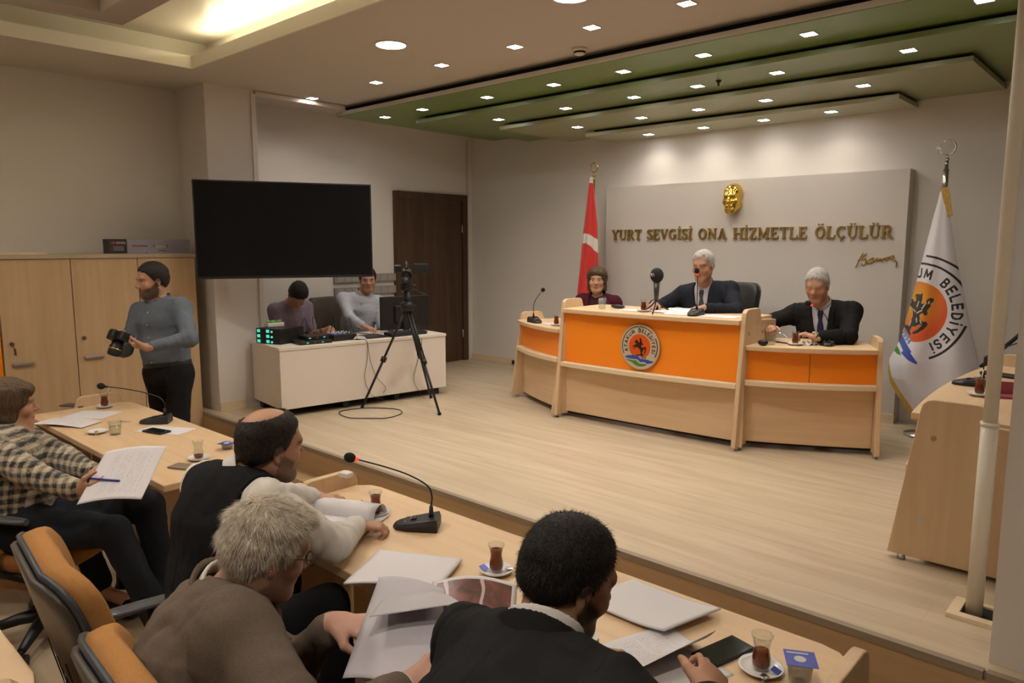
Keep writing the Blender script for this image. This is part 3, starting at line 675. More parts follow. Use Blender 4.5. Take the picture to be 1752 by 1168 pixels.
# ================================================================ FLAGS
def cone_flag(name, label, loc, H, apex, left, right, bottom, colf, nu=150, nv=300, depth=.16, folds=3, seed=0):
    """cloth hanging from a pole: u across, v down. left(v), right(v) give x, bottom(u) the drop"""
    t = thing(name, label, 'flag', loc, 0, 'flags on poles behind the desks')
    MB().tube([(0, .05, .0), (0, .05, H)], .013, 14).build('flag_pole', apex[2], t)
    MB().lathe([(0, 0), (.16, 0), (.16, .012), (.05, .03), (.02, .06), (.02, .10), (0, .10)], (0, .05, 0), 32).build('pole_foot', apex[2], t)
    def f(u, v):
        zb = bottom(u); z = apex[1] - (apex[1] - zb) * v
        s = (apex[1] - z) / (apex[1] - apex[3])
        l, r = left(s), right(s); x = l + (r - l) * u
        w = (r - l)
        y = -depth * np.sin(PI * u) ** .8 * np.minimum(1, s * 1.3) + .02 * np.sin(u * folds * 2 * PI + seed) * s + .012 * np.sin(u * 9 + s * 4) * s
        return np.stack([x, y, z], 1)
    fl = grid('flag_cloth', nu, nv, f, m_cloth, t, cfn=lambda u, v: colf(*[f(u, v)[:, i] for i in (0, 2)], u, v), thick=.002)
    # gold fringe along the bottom
    return t, f
def lin(*pts):
    xs = [p[0] for p in pts]; ys = [p[1] for p in pts]; return lambda s: np.interp(s, xs, ys)
# white city flag: world anchors x=-1.37 pole, apex z 2.2
def col_city(x, z, u, v):
    bg = np.tile(np.array([[.66, .64, .68]]), (len(x), 1))
    cx_, cz_, r_ = -.100, 1.305 - D, .205; a = R(-42)
    X = (x - cx_) / r_; Z = (z - cz_) / (r_ * 1.10); Xr = X * math.cos(-a) - Z * math.sin(-a); Zr = X * math.sin(-a) + Z * math.cos(-a)
    return seal(Xr, Zr, bg, 1)
tf, ff = cone_flag('city_flag', 'white city flag with the round seal, on a pole right of the display board', (-1.36, 6.2, D), 2.09, (0, 2.225 - D, m_chrome, .34 - D + .55 - .34),
    lin((0, -.01), (.35, -.115), (.68, -.215), (.80, -.30), (.86, -.325), (1, -.27)), lin((0, .015), (.3, .115), (.6, .24), (.85, .35), (1, .40)),
    lambda u: np.interp(u, [0, .33, .5, 1], [.915 - D, .545 - D, .52 - D, .62 - D]), col_city, 300, 560, .13, 2, 1.0)
us = np.linspace(0, .34, 40); P0 = ff(us, np.ones(40)); fr_ = MB()
for i in range(39):
    a, b = P0[i], P0[i + 1]; fr_.add([(a[0], a[1] - .004, a[2] + .004), (b[0], b[1] - .004, b[2] + .004), (b[0] - .005, b[1] - .004, b[2] - .05), (a[0] - .005, a[1] - .004, a[2] - .05), (a[0], a[1] + .004, a[2] + .004), (b[0], b[1] + .004, b[2] + .004), (b[0] - .005, b[1] + .004, b[2] - .05), (a[0] - .005, a[1] + .004, a[2] - .05)], [[0, 1, 2, 3], [7, 6, 5, 4], [0, 4, 5, 1], [3, 2, 6, 7]])
fr_.build('gold_fringe', m_fringe, tf)
MB().add(*(lambda n=10: ([(p[0] + dx, p[1] - .012 + dy, p[2]) for s_ in np.linspace(0, .13, n) for p in [ff(np.array([.97]), np.array([s_]))[0]] for dx, dy in ((-.03 * (1 - s_ * 4), 0), (.022, 0), (.022, .01), (-.03 * (1 - s_ * 4), .01))], [[i * 4 + j, i * 4 + (j + 1) % 4, i * 4 + 4 + (j + 1) % 4, i * 4 + 4 + j] for i in range(n - 1) for j in range(4)]))()).build('gold_fringe', m_fringe, tf)
MB().tube([(0, .05, 2.225 - D - .08), (0, .05, 2.36 - D)], .02, 16).build('pole_sleeve', m_chrome, tf)
finial(tf, 2.515 - D, m_chrome, .052)
for o in tf.children:
    if o.name.split('.')[0] in ('finial_stem', 'crescent', 'star'): o.location.y = .05
def col_tr(x, z, u, v):
    c = np.tile(np.array([[.52, .022, .016]]), (len(x), 1))
    zz = z + D
    # part of the crescent: a pale band arching over the folded cloth, then the tip of the star
    top = 1.925 - 1.0 * (x + .04) ** 2 - .45 * np.clip(x, 0, 1); bot = 1.825 - 1.4 * (x + .04) ** 2 - .7 * np.clip(x, 0, 1)
    c[(zz < top) & (zz > bot)] = (.62, .58, .52)
    c[inpoly(x, zz, [(-.135, 1.315), (-.16, 1.275), (-.045, 1.262), (-.06, 1.28)])] = (.62, .58, .52)
    c[zz > 2.44] = (.6, .56, .5)
    return c
tt, fg = cone_flag('turkish_flag', 'red flag with a pale crescent band, furled on a brass pole left of the board', (-4.60, 6.25, D), 2.13, (0, 2.50 - D, m_brass, .50 - D),
    lin((0, -.012), (.3, -.10), (.6, -.16), (1, -.23)), lin((0, .022), (.25, .09), (.5, .115), (1, .16)),
    lambda u: np.interp(u, [0, .5, 1], [.62 - D, .5 - D, .66 - D]), col_tr, 120, 320, .11, 3, .5)
finial(tt, 2.60 - D, m_brass, .046)
for o in tt.children:
    if o.name.split('.')[0] in ('finial_stem', 'crescent', 'star'): o.location.y = .05

# ================================================================ GOLD LETTERING
m_gl = mat('gold_letter', (.40, .27, .08), .32, .85)
def seriffed():
    v, h, t_ = .17, .085, .10
    def bar(x0, y0, x1, y1, w): return ('l', x0, y0, x1, y1, w)
    def sf(x, y, w=.34): return ('l', x - w / 2, y, x + w / 2, y, h)
    B, T = h / 2, 1 - h / 2
    A = lambda cx, cy, rx, ry, a0, a1, w0, w1: ('a', cx, cy, rx, ry, a0, a1, w0, w1)
    G = {}
    G['Y'] = (.78, [bar(.12, T, .39, .45, v), bar(.66, T, .39, .45, h), bar(.39, .5, .39, B, v), sf(.12, T, .3), sf(.67, T, .24), sf(.39, B)])
    G['U'] = (.76, [bar(.14, T, .14, .3, v), bar(.62, T, .62, .3, h), A(.38, .32, .24, .27, 180, 360, v * .8, h), sf(.14, T), sf(.62, T, .26)])
    G['R'] = (.78, [bar(.15, T, .15, B, v), sf(.15, B), bar(0, T, .42, T, h), A(.40, .74, .20, .215, -90, 90, v * .9, v * .9), bar(.15, .52, .42, .52, h), bar(.40, .5, .66, .06, v), sf(.68, B, .18)])
    G['T'] = (.72, [bar(.36, T, .36, B, v), sf(.36, B), bar(.03, T, .69, T, h), bar(.05, T, .05, .76, .06), bar(.67, T, .67, .76, .06)])
    G['S'] = (.58, [A(.29, .73, .19, .22, 40, 250, h, v), A(.29, .27, .20, .23, -140, 70, h, v), bar(.22, .56, .38, .46, v), bar(.50, .95, .50, .74, .06), bar(.06, .05, .06, .27, .06)])
    G['E'] = (.68, [bar(.15, T, .15, B, v), bar(0, T, .60, T, h), bar(0, B, .62, B, h), bar(.15, .51, .45, .51, h), bar(.60, T, .60, .76, .06), bar(.63, B, .63, .25, .06), bar(.45, .62, .45, .40, .06)])
    G['V'] = (.80, [bar(.13, T, .40, B, v), bar(.66, T, .40, B, h), sf(.13, T, .3), sf(.67, T, .24)])
    G['G'] = (.78, [A(.38, .5, .29, .455, 40, 325, h, v), bar(.60, .42, .60, .1, v), sf(.62, .42, .28), bar(.62, .95, .62, .72, .06)])
    G['İ'] = (.36, [bar(.18, T, .18, B, v), sf(.18, B), sf(.18, T), ('d', .18, 1.16, .075)])
    G['O'] = (.80, [A(.40, .5, .30, .455, 0, 360, v, v)])
    G['N'] = (.86, [bar(.16, T, .16, B, h), bar(.70, T, .70, B, h), bar(.14, T, .70, B, v), sf(.12, T, .24), sf(.16, B, .26), sf(.70, T, .26)])
    G['A'] = (.84, [bar(.40, T, .14, B, h), bar(.40, T, .68, B, v), bar(.24, .33, .58, .33, h), sf(.13, B, .26), sf(.69, B, .3)])
    G['H'] = (.88, [bar(.16, T, .16, B, v), bar(.72, T, .72, B, v), bar(.16, .5, .72, .5, h), sf(.16, B), sf(.16, T), sf(.72, B), sf(.72, T)])
    G['Z'] = (.66, [bar(.05, T, .60, T, h), bar(.04, B, .61, B, h), bar(.54, T, .12, B, v), bar(.05, T, .05, .77, .06), bar(.61, B, .61, .24, .06)])
    G['M'] = (1.0, [bar(.14, T, .14, B, h), bar(.16, T, .49, .12, v * .9), bar(.49, .12, .80, T, h), bar(.82, T, .82, B, v), sf(.13, T, .22), sf(.14, B, .26), sf(.82, B), sf(.85, T, .22)])
    G['L'] = (.66, [bar(.15, T, .15, B, v), sf(.15, T), bar(0, B, .60, B, h), bar(.61, B, .61, .28, .06)])
    G['Ö'] = (.80, G['O'][1] + [('d', .27, 1.16, .07), ('d', .53, 1.16, .07)])
    G['Ü'] = (.76, G['U'][1] + [('d', .25, 1.16, .07), ('d', .51, 1.16, .07)])
    G['Ç'] = (.72, [A(.38, .5, .29, .455, 45, 315, h, v), bar(.60, .95, .60, .72, .06), ('l', .38, .03, .44, -.10, .07), ('l', .44, -.10, .30, -.17, .07)])
    return G
def glyph_mesh(strokes, hgt, dep, o=(0, 0)):
    mb = MB()
    def quad(p, q, w0, w1, k):
        d = Vector((q[0] - p[0], q[1] - p[1])); L = d.length or 1e-6; n_ = Vector((-d.y, d.x)) / L
        pts = [(p[0] + n_.x * w0 / 2, p[1] + n_.y * w0 / 2), (p[0] - n_.x * w0 / 2, p[1] - n_.y * w0 / 2), (q[0] - n_.x * w1 / 2, q[1] - n_.y * w1 / 2), (q[0] + n_.x * w1 / 2, q[1] + n_.y * w1 / 2)]
        mb.prism([(o[0] + a * hgt, o[1] + b * hgt) for a, b in pts], -dep - k, 0, 1)
    for k, s in enumerate(strokes):
        e = k * .00015
        if s[0] == 'l': quad((s[1], s[2]), (s[3], s[4]), s[5], s[5], e)
        elif s[0] == 'd': mb.prism([(o[0] + (s[1] + s[3] * math.cos(a * PI / 6)) * hgt, o[1] + (s[2] + s[3] * math.sin(a * PI / 6)) * hgt) for a in range(12)], -dep - e, 0, 1)
        else:
            _, cx, cy, rx, ry, a0, a1, w0, w1 = s; n_ = 18; rings = []
            for i in range(n_ + 1):
                a = R(a0 + (a1 - a0) * i / n_); hv = abs(math.cos(a)); w = (w0 * (1 - hv) + w1 * hv) if a1 - a0 < 359 else (.085 * (1 - hv) + w1 * hv)
                rings.append(((cx + (rx + w / 2) * math.cos(a), cy + (ry + w / 2 * .8) * math.sin(a)), (cx + (rx - w / 2) * math.cos(a), cy + (ry - w / 2 * .8) * math.sin(a))))
            vs = []; fs = []
            for a_, b_ in rings:
                for (x, z) in (a_, b_):
                    for y in (0, -dep - e): vs.append((o[0] + x * hgt, y, o[1] + z * hgt))
            for i in range(n_): j = i * 4; fs += [[j, j + 4, j + 5, j + 1], [j + 1, j + 5, j + 7, j + 3], [j + 3, j + 7, j + 6, j + 2], [j + 2, j + 6, j + 4, j]]
            fs += [[0, 1, 3, 2], [n_ * 4, n_ * 4 + 2, n_ * 4 + 3, n_ * 4 + 1]]; mb.add(vs, fs)
    return mb
G = seriffed(); txt = 'YURT SEVGİSİ ONA HİZMETLE ÖLÇÜLÜR'; hgt = .102; gap = .07
tw = sum((G[c][0] + gap) if c != ' ' else .52 for c in txt) - gap; Wt = 2.73; kx = Wt / (tw * hgt)
t = thing('wall_lettering', 'raised gold motto lettering across the white display board', 'lettering', (-4.49, 6.498, 1.862))
x = 0
for c in txt:
    if c == ' ': x += .52; continue
    mb = glyph_mesh(G[c][1], hgt, .018)
    mb.v = [(p[0] * kx + x * hgt * kx, p[1], p[2] * 1.0) for p in mb.v]
    mb.build('letter', m_gl, t); x += G[c][0] + gap
t = thing('signature_plaque', 'raised gold handwritten signature below the end of the motto', 'signature', (-1.98, 6.495, 1.66))
def sg(pts, r=.0045): MB().tube(smooth_path([(a * .72, -.006, b * .8) for a, b in pts], 5), r, 8).build('pen_stroke', m_gl, t)
sg([(-.07, -.055), (-.045, .0), (-.015, .065), (.005, .10)]); sg([(-.05, .02), (-.02, .035), (.02, .05)]); sg([(.04, .095), (.0, .05), (.035, .04), (.04, .0), (.01, -.025), (-.01, -.01)], .005)
sg([(.05, .0), (.09, .04), (.12, .05), (.10, .015), (.06, .005), (.09, .0), (.14, .035), (.165, .05), (.16, .02), (.19, .045), (.205, .02), (.235, .05), (.25, .025), (.29, .06), (.32, .045)], .0055)
sg([(.12, .03), (.2, .04), (.31, .075), (.33, .065), (.31, .04), (.35, .025), (.365, .0), (.36, -.04)], .0045)

# ================================================================ ITEM BUILDERS
def thin_glass(name, tint, gl=.12):
    m = bpy.data.materials.new(name); m.use_nodes = True; nt = m.node_tree; nt.nodes.remove(nt.nodes['Principled BSDF']); out = nt.nodes['Material Output']
    tr = N(nt, 'ShaderNodeBsdfTransparent'); tr.inputs[0].default_value = (*tint, 1); g = N(nt, 'ShaderNodeBsdfGlossy'); g.inputs['Roughness'].default_value = .05
    lw = N(nt, 'ShaderNodeLayerWeight'); lw.inputs[0].default_value = .5; pw = N(nt, 'ShaderNodeMath', operation='POWER'); pw.inputs[1].default_value = 3; nt.links.new(lw.outputs['Facing'], pw.inputs[0]); mu = N(nt, 'ShaderNodeMath', operation='MULTIPLY_ADD'); mu.inputs[1].default_value = gl * 2; mu.inputs[2].default_value = .03; nt.links.new(pw.outputs[0], mu.inputs[0]); mx = N(nt, 'ShaderNodeMixShader'); nt.links.new(mu.outputs[0], mx.inputs[0]); nt.links.new(tr.outputs[0], mx.inputs[1]); nt.links.new(g.outputs[0], mx.inputs[2]); nt.links.new(mx.outputs[0], out.inputs[0]); MATS[name] = m; return m
m_glass = thin_glass('clear_glass', (.93, .95, .94), .25)
m_tea = mat('tea', (.26, .035, .010), .08, trans=.3, ior=1.33)
m_china = mat('white_china', (.72, .70, .68), .2); m_cup = thin_glass('plastic_cup', (.88, .88, .88), .35)
m_blue = mat('blue_foil', (.055, .065, .33), .35, .2); m_foamr = mat('red_light_ring', (.8, .03, .02), .4, emit=(1, .05, .03), estr=1.6)
m_scr = mat('phone_glass', (.012, .013, .014), .08, coat=.5); m_tanc = mat('phone_case_tan', (.20, .15, .10), .5); m_pl = mat('white_print', (.55, .55, .53), .6)
TULIP = [(.016, 0), (.021, .004), (.0235, .014), (.0235, .028), (.0195, .046), (.0190, .056), (.0225, .074), (.0275, .088)]
def tea_glass(label, loc, fill=.75, spoon=0, lid=False, group='tulip tea glasses on saucers'):
    t = thing('tea_glass', label, 'tea glass', loc, 0, group)
    out = TULIP; inn = [(max(r - .0016, 0), z + (.005 if i == 0 else 0)) for i, (r, z) in enumerate(TULIP)]
    MB().lathe([(0, 0)] + out + inn[::-1] + [(0, .005)], (0, 0, .009), 28).build('glass', m_glass, t)
    top = .088 * fill; pr = [(0, .0052)] + [(r - .0018, max(z, .0052)) for r, z in TULIP if z < top]
    rt = np.interp(top, [p[1] for p in TULIP], [p[0] for p in TULIP]) - .0018
    MB().lathe(pr + [(rt, top), (0, top)], (0, 0, .009), 28).build('tea', m_tea, t)
    return t
def saucer(label, loc, spoon=None, lid=None, group='white tea saucers'):
    t = thing('saucer', label, 'saucer', loc, 0, group)
    MB().lathe([(0, .002), (.028, .002), (.030, 0), (.034, .002), (.050, .010), (.055, .015), (.0545, .0165), (.048, .013), (.030, .006), (0, .006)], n=36).build('dish', m_china, t)
    if lid is not None:
        MB().box((-.013, .013), (-.012, .012), (0, .0008), Matrix.Translation((-.040 * math.cos(lid), -.040 * math.sin(lid), .016)) @ Matrix.Rotation(.35, 4, 'Y')).build('sugar_paper', m_blue, t)
    return t
def teaspoon(label, loc, rz, tilt=0):
    M = Matrix.Rotation(-tilt, 4, 'Y')
    t = MB().ball((0, 0, 0), .011, 14, 8, (1.5, 1, .22), M); t.tube([M @ Vector(p) for p in [(.012, 0, 0), (.04, 0, .006), (.11, 0, .006)]], [.0022, .0016, .0028], 8)
    return t.build('teaspoon', m_steel, label=label, cat='spoon', group='steel teaspoons', loc=loc, rz=rz)
def tumbler(label, loc, h=.085, r=.033, lid=None, water=.6, m=None, group='clear water glasses'):
    t = thing('water_glass', label, 'glass', loc, 0, group)
    MB().lathe([(0, 0), (r * .82, 0), (r, h), (r - .0015, h), (r * .82 - .0015, .004), (0, .004)], n=28).build('cup', m or m_glass, t)
    if water: MB().lathe([(0, .0045), (r * .80, .0045), (r * (.80 + .17 * water), h * water), (0, h * water)], n=24).build('water', m_glass, t)
    if lid is not None:
        l = MB(); l.box((-.036, .036), (-.036, .036), (h, h + .0012), Matrix.Rotation(lid, 4, 'Z'), bev=0); l.build('foil_lid', m_blue, t)
        MB().tube([(0, -.004, h + .0013), (0, -.004, h + .0017)], .014, 20).build('lid_print', m_pl, t)
        MB().box((-.03, .02), (.02, .026), (h + .0013, h + .0016), Matrix.Rotation(lid, 4, 'Z')).build('lid_text', m_pl, t)
    return t
def desk_mic(label, loc, rz, path, lit=True, group='black gooseneck desk microphones', ring=None):
    """path: points in the local frame; base nose points -y"""
    t = thing('desk_microphone', label, 'microphone', loc, rz, group)
    P = [(-.055, .075), (.055, .075), (.052, .02), (.046, -.045), (.030, -.085), (.012, -.098), (-.012, -.098), (-.030, -.085), (-.046, -.045), (-.052, .02)]
    zt = lambda y: .020 + (y + .1) / .175 * .030
    n_ = len(P); vs = [(x, y, 0) for x, y in P] + [(x * 1.0, y, zt(y) * .55) for x, y in P] + [(x * .86, y * .93, zt(y)) for x, y in P]
    fs = [list(range(n_))[::-1], list(range(2 * n_, 3 * n_))] + [[k * n_ + i, k * n_ + (i + 1) % n_, (k + 1) * n_ + (i + 1) % n_, (k + 1) * n_ + i] for k in (0, 1) for i in range(n_)]
    MB().add(vs, fs).build('mic_base', m_black, t, bevel=.003)
    M = Matrix.Translation((0, -.02, .0365)) @ Matrix.Rotation(math.atan(.030 / .175), 4, 'X')
    MB().box((-.012, .012), (-.010, .010), (-.001, .004), M, bev=.001).build('talk_button', mat('mic_button', (.05, .05, .045), .35), t)
    MB().box((-.013, .013), (-.0115, -.0102), (.0, .0045), M).build('button_ring', m_pl, t)
    for k, (x0, x1) in enumerate(((-.030, -.018), (.018, .030))): MB().box((x0, x1), (-.032, -.030), (-.001, .0022), M).build('marking', m_pl, t)
    sp = MB().tube([(0, .045, .04), (0, .045, .085)], [.010, .007], 14).build('neck_socket', m_black, t)
    pts = smooth_path(path, 6)
    MB().tube(pts, .0032, 8).build('gooseneck', m_black, t)
    e = Vector(path[-1]); d = (e - Vector(path[-2])).normalized()
    MB().tube([e - d * .012, e + d * .0], .0075, 14).build('light_ring', m_foamr if lit else m_black, t)
    Mq = d.to_track_quat('Z', 'Y').to_matrix().to_4x4()
    MB().ball(e + d * .022, .019, 18, 12, (1, 1, 1.2), Mq).build('foam_windscreen', m_rubber, t)
    return t
def paper_mat(name, lines=30, tone=(.66, .64, .66), ink=.28, head=True, fill=.8, w0=.12, w1=.88):
    def bld(nt, tc, b):
        uv = N(nt, 'ShaderNodeUVMap'); sp = N(nt, 'ShaderNodeSeparateXYZ'); nt.links.new(uv.outputs[0], sp.inputs[0])
        def math_(op, a, b_=None):
            n_ = N(nt, 'ShaderNodeMath', operation=op)
            for i, v in enumerate((a, b_)):
                if v is None: continue
                if isinstance(v, (int, float)): n_.inputs[i].default_value = v
                else: nt.links.new(v, n_.inputs[i])
            return n_.outputs[0]
        u, v = sp.outputs[0], sp.outputs[1]
        row = math_('FRACT', math_('MULTIPLY', v, lines)); ln = math_('LESS_THAN', row, .42)
        ro = math_('FLOOR', math_('MULTIPLY', v, lines))
        cmb = N(nt, 'ShaderNodeCombineXYZ'); nt.links.new(math_('MULTIPLY', u, 60), cmb.inputs[0]); nt.links.new(math_('MULTIPLY', ro, 7.3), cmb.inputs[1])
        ns = N(nt, 'ShaderNodeTexNoise'); ns.inputs['Scale'].default_value = 1; ns.inputs['Detail'].default_value = 2; nt.links.new(cmb.outputs[0], ns.inputs['Vector'])
        wd = math_('GREATER_THAN', ns.outputs['Fac'], 1 - fill * .62)
        c2 = N(nt, 'ShaderNodeCombineXYZ'); nt.links.new(ro, c2.inputs[1]); n3 = N(nt, 'ShaderNodeTexWhiteNoise'); n3.noise_dimensions = '3D'; nt.links.new(c2.outputs[0], n3.inputs['Vector'])
        a = math_('GREATER_THAN', u, w0); c = math_('LESS_THAN', u, w1); d = math_('GREATER_THAN', v, .22); e = math_('LESS_THAN', v, .86); blank = math_('LESS_THAN', n3.outputs['Value'], fill)
        k = ln
        for q_ in (wd, a, c, d, e, blank): k = math_('MULTIPLY', k, q_)
        return mixc(nt, math_('MULTIPLY', k, ink), tone, (.05, .05, .07))
    return ramp_mat(name, bld, .75, .3)
m_paper = mat('paper_white', (.66, .64, .66), .75, spec=.3); m_text = paper_mat('printed_paper'); m_text2 = paper_mat('printed_letter', 18, fill=.55)
def rot2(a): return np.array([[math.cos(a), -math.sin(a)], [math.sin(a), math.cos(a)]])
def sheet(name, label, loc, rz, w=.21, l=.297, bend=None, m=None, group='loose paper sheets', thick=.0006, n=(20, 28), cat='paper', parent=None, **kw):
    """flat sheet; bend(u,v,x,y)->(x,y,z) offsets in metres"""
    def f(u, v):
        x = (u - .5) * w; y = (v - .5) * l; z = np.zeros_like(x) + thick
        if bend: x, y, z0 = bend(u, v, x, y); z = z + z0
        return np.stack([x, y, z], 1)
    o = grid(name, n[0], n[1], f, m or m_paper, parent, thick=thick, label=label, cat=cat, group=group, **kw); o.location = loc; o.rotation_euler = (0, 0, rz); return o
def phone(label, loc, rz, m_body=None, w=.074, l=.155, face=None, group='mobile phones on the desks', th=.009):
    t = thing('mobile_phone', label, 'phone', loc, rz, group)
    MB().box((-w / 2, w / 2), (-l / 2, l / 2), (0, th), bev=.004).build('phone_body', m_body or m_black, t)
    if face is not None: MB().box((-w / 2 + .003, w / 2 - .003), (-l / 2 + .003, l / 2 - .003), (th - .001, th + .0006), bev=.0004).build('screen', face, t)
    return t
TZ = .7505
# ---------------- near desk
desk_mic('black desk microphone with a glowing red ring on the centre foreground desk', (-2.035, 1.715, TZ), R(-50),
    [(0, .045, .085), (0, .048, .125), (.0, .03, .165), (.0, -.04, .205), (.0, -.13, .235), (.0, -.235, .262)])
tea_glass('full tulip tea glass near the balding man\'s papers', (-2.262, 1.685, TZ), .80)
saucer('white saucer under the tea glass near the balding man\'s papers', (-2.262, 1.685, TZ), )
teaspoon('teaspoon on the saucer by the balding man\'s papers', (-2.30, 1.66, TZ + .014), R(150))
tea_glass('full tulip tea glass left of the dark-haired man\'s head', (-1.557, 1.631, TZ), .80)
saucer('white saucer with a blue sugar paper left of the dark-haired man\'s head', (-1.557, 1.631, TZ), lid=.6)
teaspoon('teaspoon on the saucer left of the dark-haired man\'s head', (-1.525, 1.66, TZ + .016), R(38))
tea_glass('half-empty tulip tea glass at the bottom right beside the phone', (-.690, 1.675, TZ), .55)
saucer('white saucer under the half-empty tea glass at the bottom right', (-.690, 1.675, TZ), lid=PI)
teaspoon('teaspoon leaning on the saucer at the bottom right', (-.663, 1.632, TZ + .017), R(-72), .12)
tumbler('sealed plastic water cup with a blue foil lid, bottom right corner of the desk', (-.600, 1.690, TZ), .062, .031, .5, .8, m_cup, 'plastic water cups with blue foil lids')
phone('black phone lying by the half-empty tea glass at the bottom right', (-.797, 1.688, TZ), R(-14), face=m_scr, w=.078, l=.160)
# white sheets: big blank pad at centre, pad behind the dark-haired man
def fold_edge(u, v, x, y): return x, y, .035 * np.clip((u - .72) / .28, 0, 1) ** 2 * (v < 2) + .004 * np.sin(v * 7)
sheet('paper_stack', 'thick blank paper stack hanging over the desk edge in front of the grey-haired man', (-1.76, 1.42, TZ), R(28), .30, .26, lambda u, v, x, y: (x, y, .010 + .018 * np.sin(PI * u) * (1 - v) + .012 * np.clip(u - .7, 0, 1) * 3 * (1 - v)), thick=.008, group='white papers on the centre foreground desk')
sheet('paper_stack', 'blank white paper pile behind the dark-haired man\'s left hand', (-1.068, 1.755, TZ), R(-2), .30, .215, lambda u, v, x, y: (x + .05 * (v - .5), y, .008 + .014 * np.clip((u - .55) / .45, 0, 1) ** 2), thick=.006, group='white papers on the centre foreground desk')
sheet('printed_sheet', 'printed sheet the dark-haired man is turning over with his right hand', (-.93, 1.535, TZ), R(-20), .21, .30, lambda u, v, x, y: (x - .02 * u ** 2, y, .004 + .075 * np.clip((u - .45) / .55, 0, 1) ** 1.6 * (.4 + .6 * v)), m_text, group='printed papers on the centre foreground desk')
sheet('printed_sheet', 'lower printed sheet lying under the one the dark-haired man turns', (-.87, 1.50, TZ), R(-14), .21, .29, None, m_text2, group='printed papers on the centre foreground desk')
# balding man's document: rolled top page over open pages
def roll(u, v, x, y):
    a = np.clip((v - .25) / .75, 0, 1) * 2.6; r_ = .055
    return x, y * .25 + .0 + (-.05 + .09 * np.cos(a * .9)) * 1.0, .012 + r_ * (np.sin(a) * .8 + .12 * a)
sheet('printed_document', 'open document with fine print under the balding man\'s forearms', (-2.32, 1.545, TZ), R(24), .34, .21, lambda u, v, x, y: (x, y, .004 + .006 * np.sin(PI * u)), m_text, thick=.004, group='papers under the balding man\'s arms')
def cyl(u, v, x, y):
    a = (v * 1.25 - .12) * PI; return x + .0 * u, -.052 * np.cos(a), .010 + .048 * np.clip(np.sin(a), -.05, 1)
sheet('rolled_page', 'white page curled over into a roll in front of the balding man', (-2.36, 1.60, TZ), R(24), .33, .2, cyl, m_paper, thick=.001, group='papers under the balding man\'s arms', n=(8, 30))
# papers in the grey-haired man's hands
m_photo = None
def photobld(nt, tc, b):
    uv = N(nt, 'ShaderNodeUVMap'); n_ = N(nt, 'ShaderNodeTexNoise'); n_.inputs['Scale'].default_value = 5; n_.inputs['Detail'].default_value = 8; n_.inputs['Distortion'].default_value = 1.2; nt.links.new(uv.outputs[0], n_.inputs['Vector'])
    r = N(nt, 'ShaderNodeValToRGB'); nt.links.new(n_.outputs['Fac'], r.inputs[0]); e = r.color_ramp.elements; e[0].position = .3; e[0].color = (.05, .035, .02, 1); e[1].position = .7; e[1].color = (.20, .07, .05, 1); q = e.new(.5); q.color = (.13, .045, .035, 1)
    w = N(nt, 'ShaderNodeTexWave'); w.inputs['Scale'].default_value = .8; w.inputs['Distortion'].default_value = 6; w.inputs['Detail'].default_value = 2; nt.links.new(uv.outputs[0], w.inputs['Vector'])
    g = N(nt, 'ShaderNodeMath', operation='GREATER_THAN'); g.inputs[1].default_value = .975; nt.links.new(w.outputs['Fac'], g.inputs[0])
    sp = N(nt, 'ShaderNodeSeparateXYZ'); nt.links.new(uv.outputs[0], sp.inputs[0])
    k = None
    for s_, op, val in ((0, 'GREATER_THAN', .06), (0, 'LESS_THAN', .94), (1, 'GREATER_THAN', .06), (1, 'LESS_THAN', .94)):
        m_ = N(nt, 'ShaderNodeMath', operation=op); m_.inputs[1].default_value = val; nt.links.new(sp.outputs[s_], m_.inputs[0])
        if k is None: k = m_.outputs[0]
        else:
            mm = N(nt, 'ShaderNodeMath', operation='MULTIPLY'); nt.links.new(k, mm.inputs[0]); nt.links.new(m_.outputs[0], mm.inputs[1]); k = mm.outputs[0]
    return mixc(nt, k, (.6, .58, .58), mixc(nt, g.outputs[0], r.outputs[0], (.5, .38, .36)))
m_photo = ramp_mat('aerial_photo_print', photobld, .35)
m_map = paper_mat('map_lines', 9, (.52, .50, .54), .4, fill=.35)
# ---------------- left hall desk
desk_mic('black desk microphone, unlit, on the left hall desk in front of the cameraman', (-4.455, 1.735, TZ), R(-38), [(0, .045, .08), (0, .047, .115), (0, .015, .155), (-.0, -.08, .19), (0, -.19, .215), (0, -.275, .228)], lit=False)
tea_glass('full tulip tea glass at the far end of the left hall desk', (-5.135, 1.675, TZ), .74); saucer('white saucer at the far end of the left hall desk', (-5.135, 1.675, TZ)); teaspoon('teaspoon standing in the far tea glass on the left hall desk', (-5.140, 1.680, TZ + .022), R(60), 1.25)
saucer('empty white saucer near the middle of the left hall desk', (-4.452, 1.405, TZ)); teaspoon('teaspoon beside the empty saucer on the left hall desk', (-4.42, 1.39, TZ + .016), R(-20))
tumbler('clear water glass beside the empty saucer on the left hall desk', (-4.345, 1.462, TZ), .078, .034)
tea_glass('nearly empty tulip tea glass near the right end of the left hall desk', (-3.515, 1.555, TZ), .2); saucer('white saucer under the nearly empty tea glass', (-3.515, 1.555, TZ))
tumbler('blue-lidded water cup behind the balding man\'s head on the left hall desk', (-3.60, 1.745, TZ), .03, .031, .3, .5, m_cup, 'plastic water cups with blue foil lids')
phone('black phone on a white sheet beside the left hall microphone', (-4.225, 1.638, TZ + .002), R(-74), face=m_scr)
phone('tan-cased phone at the right end of the left hall desk', (-3.43, 1.455, TZ), R(-66), m_tanc, .075, .16)
phone('dark phone at the far end of the left hall desk', (-5.33, 1.555, TZ), R(-62), mat('phone_grey', (.07, .07, .075), .4), .08, .17)
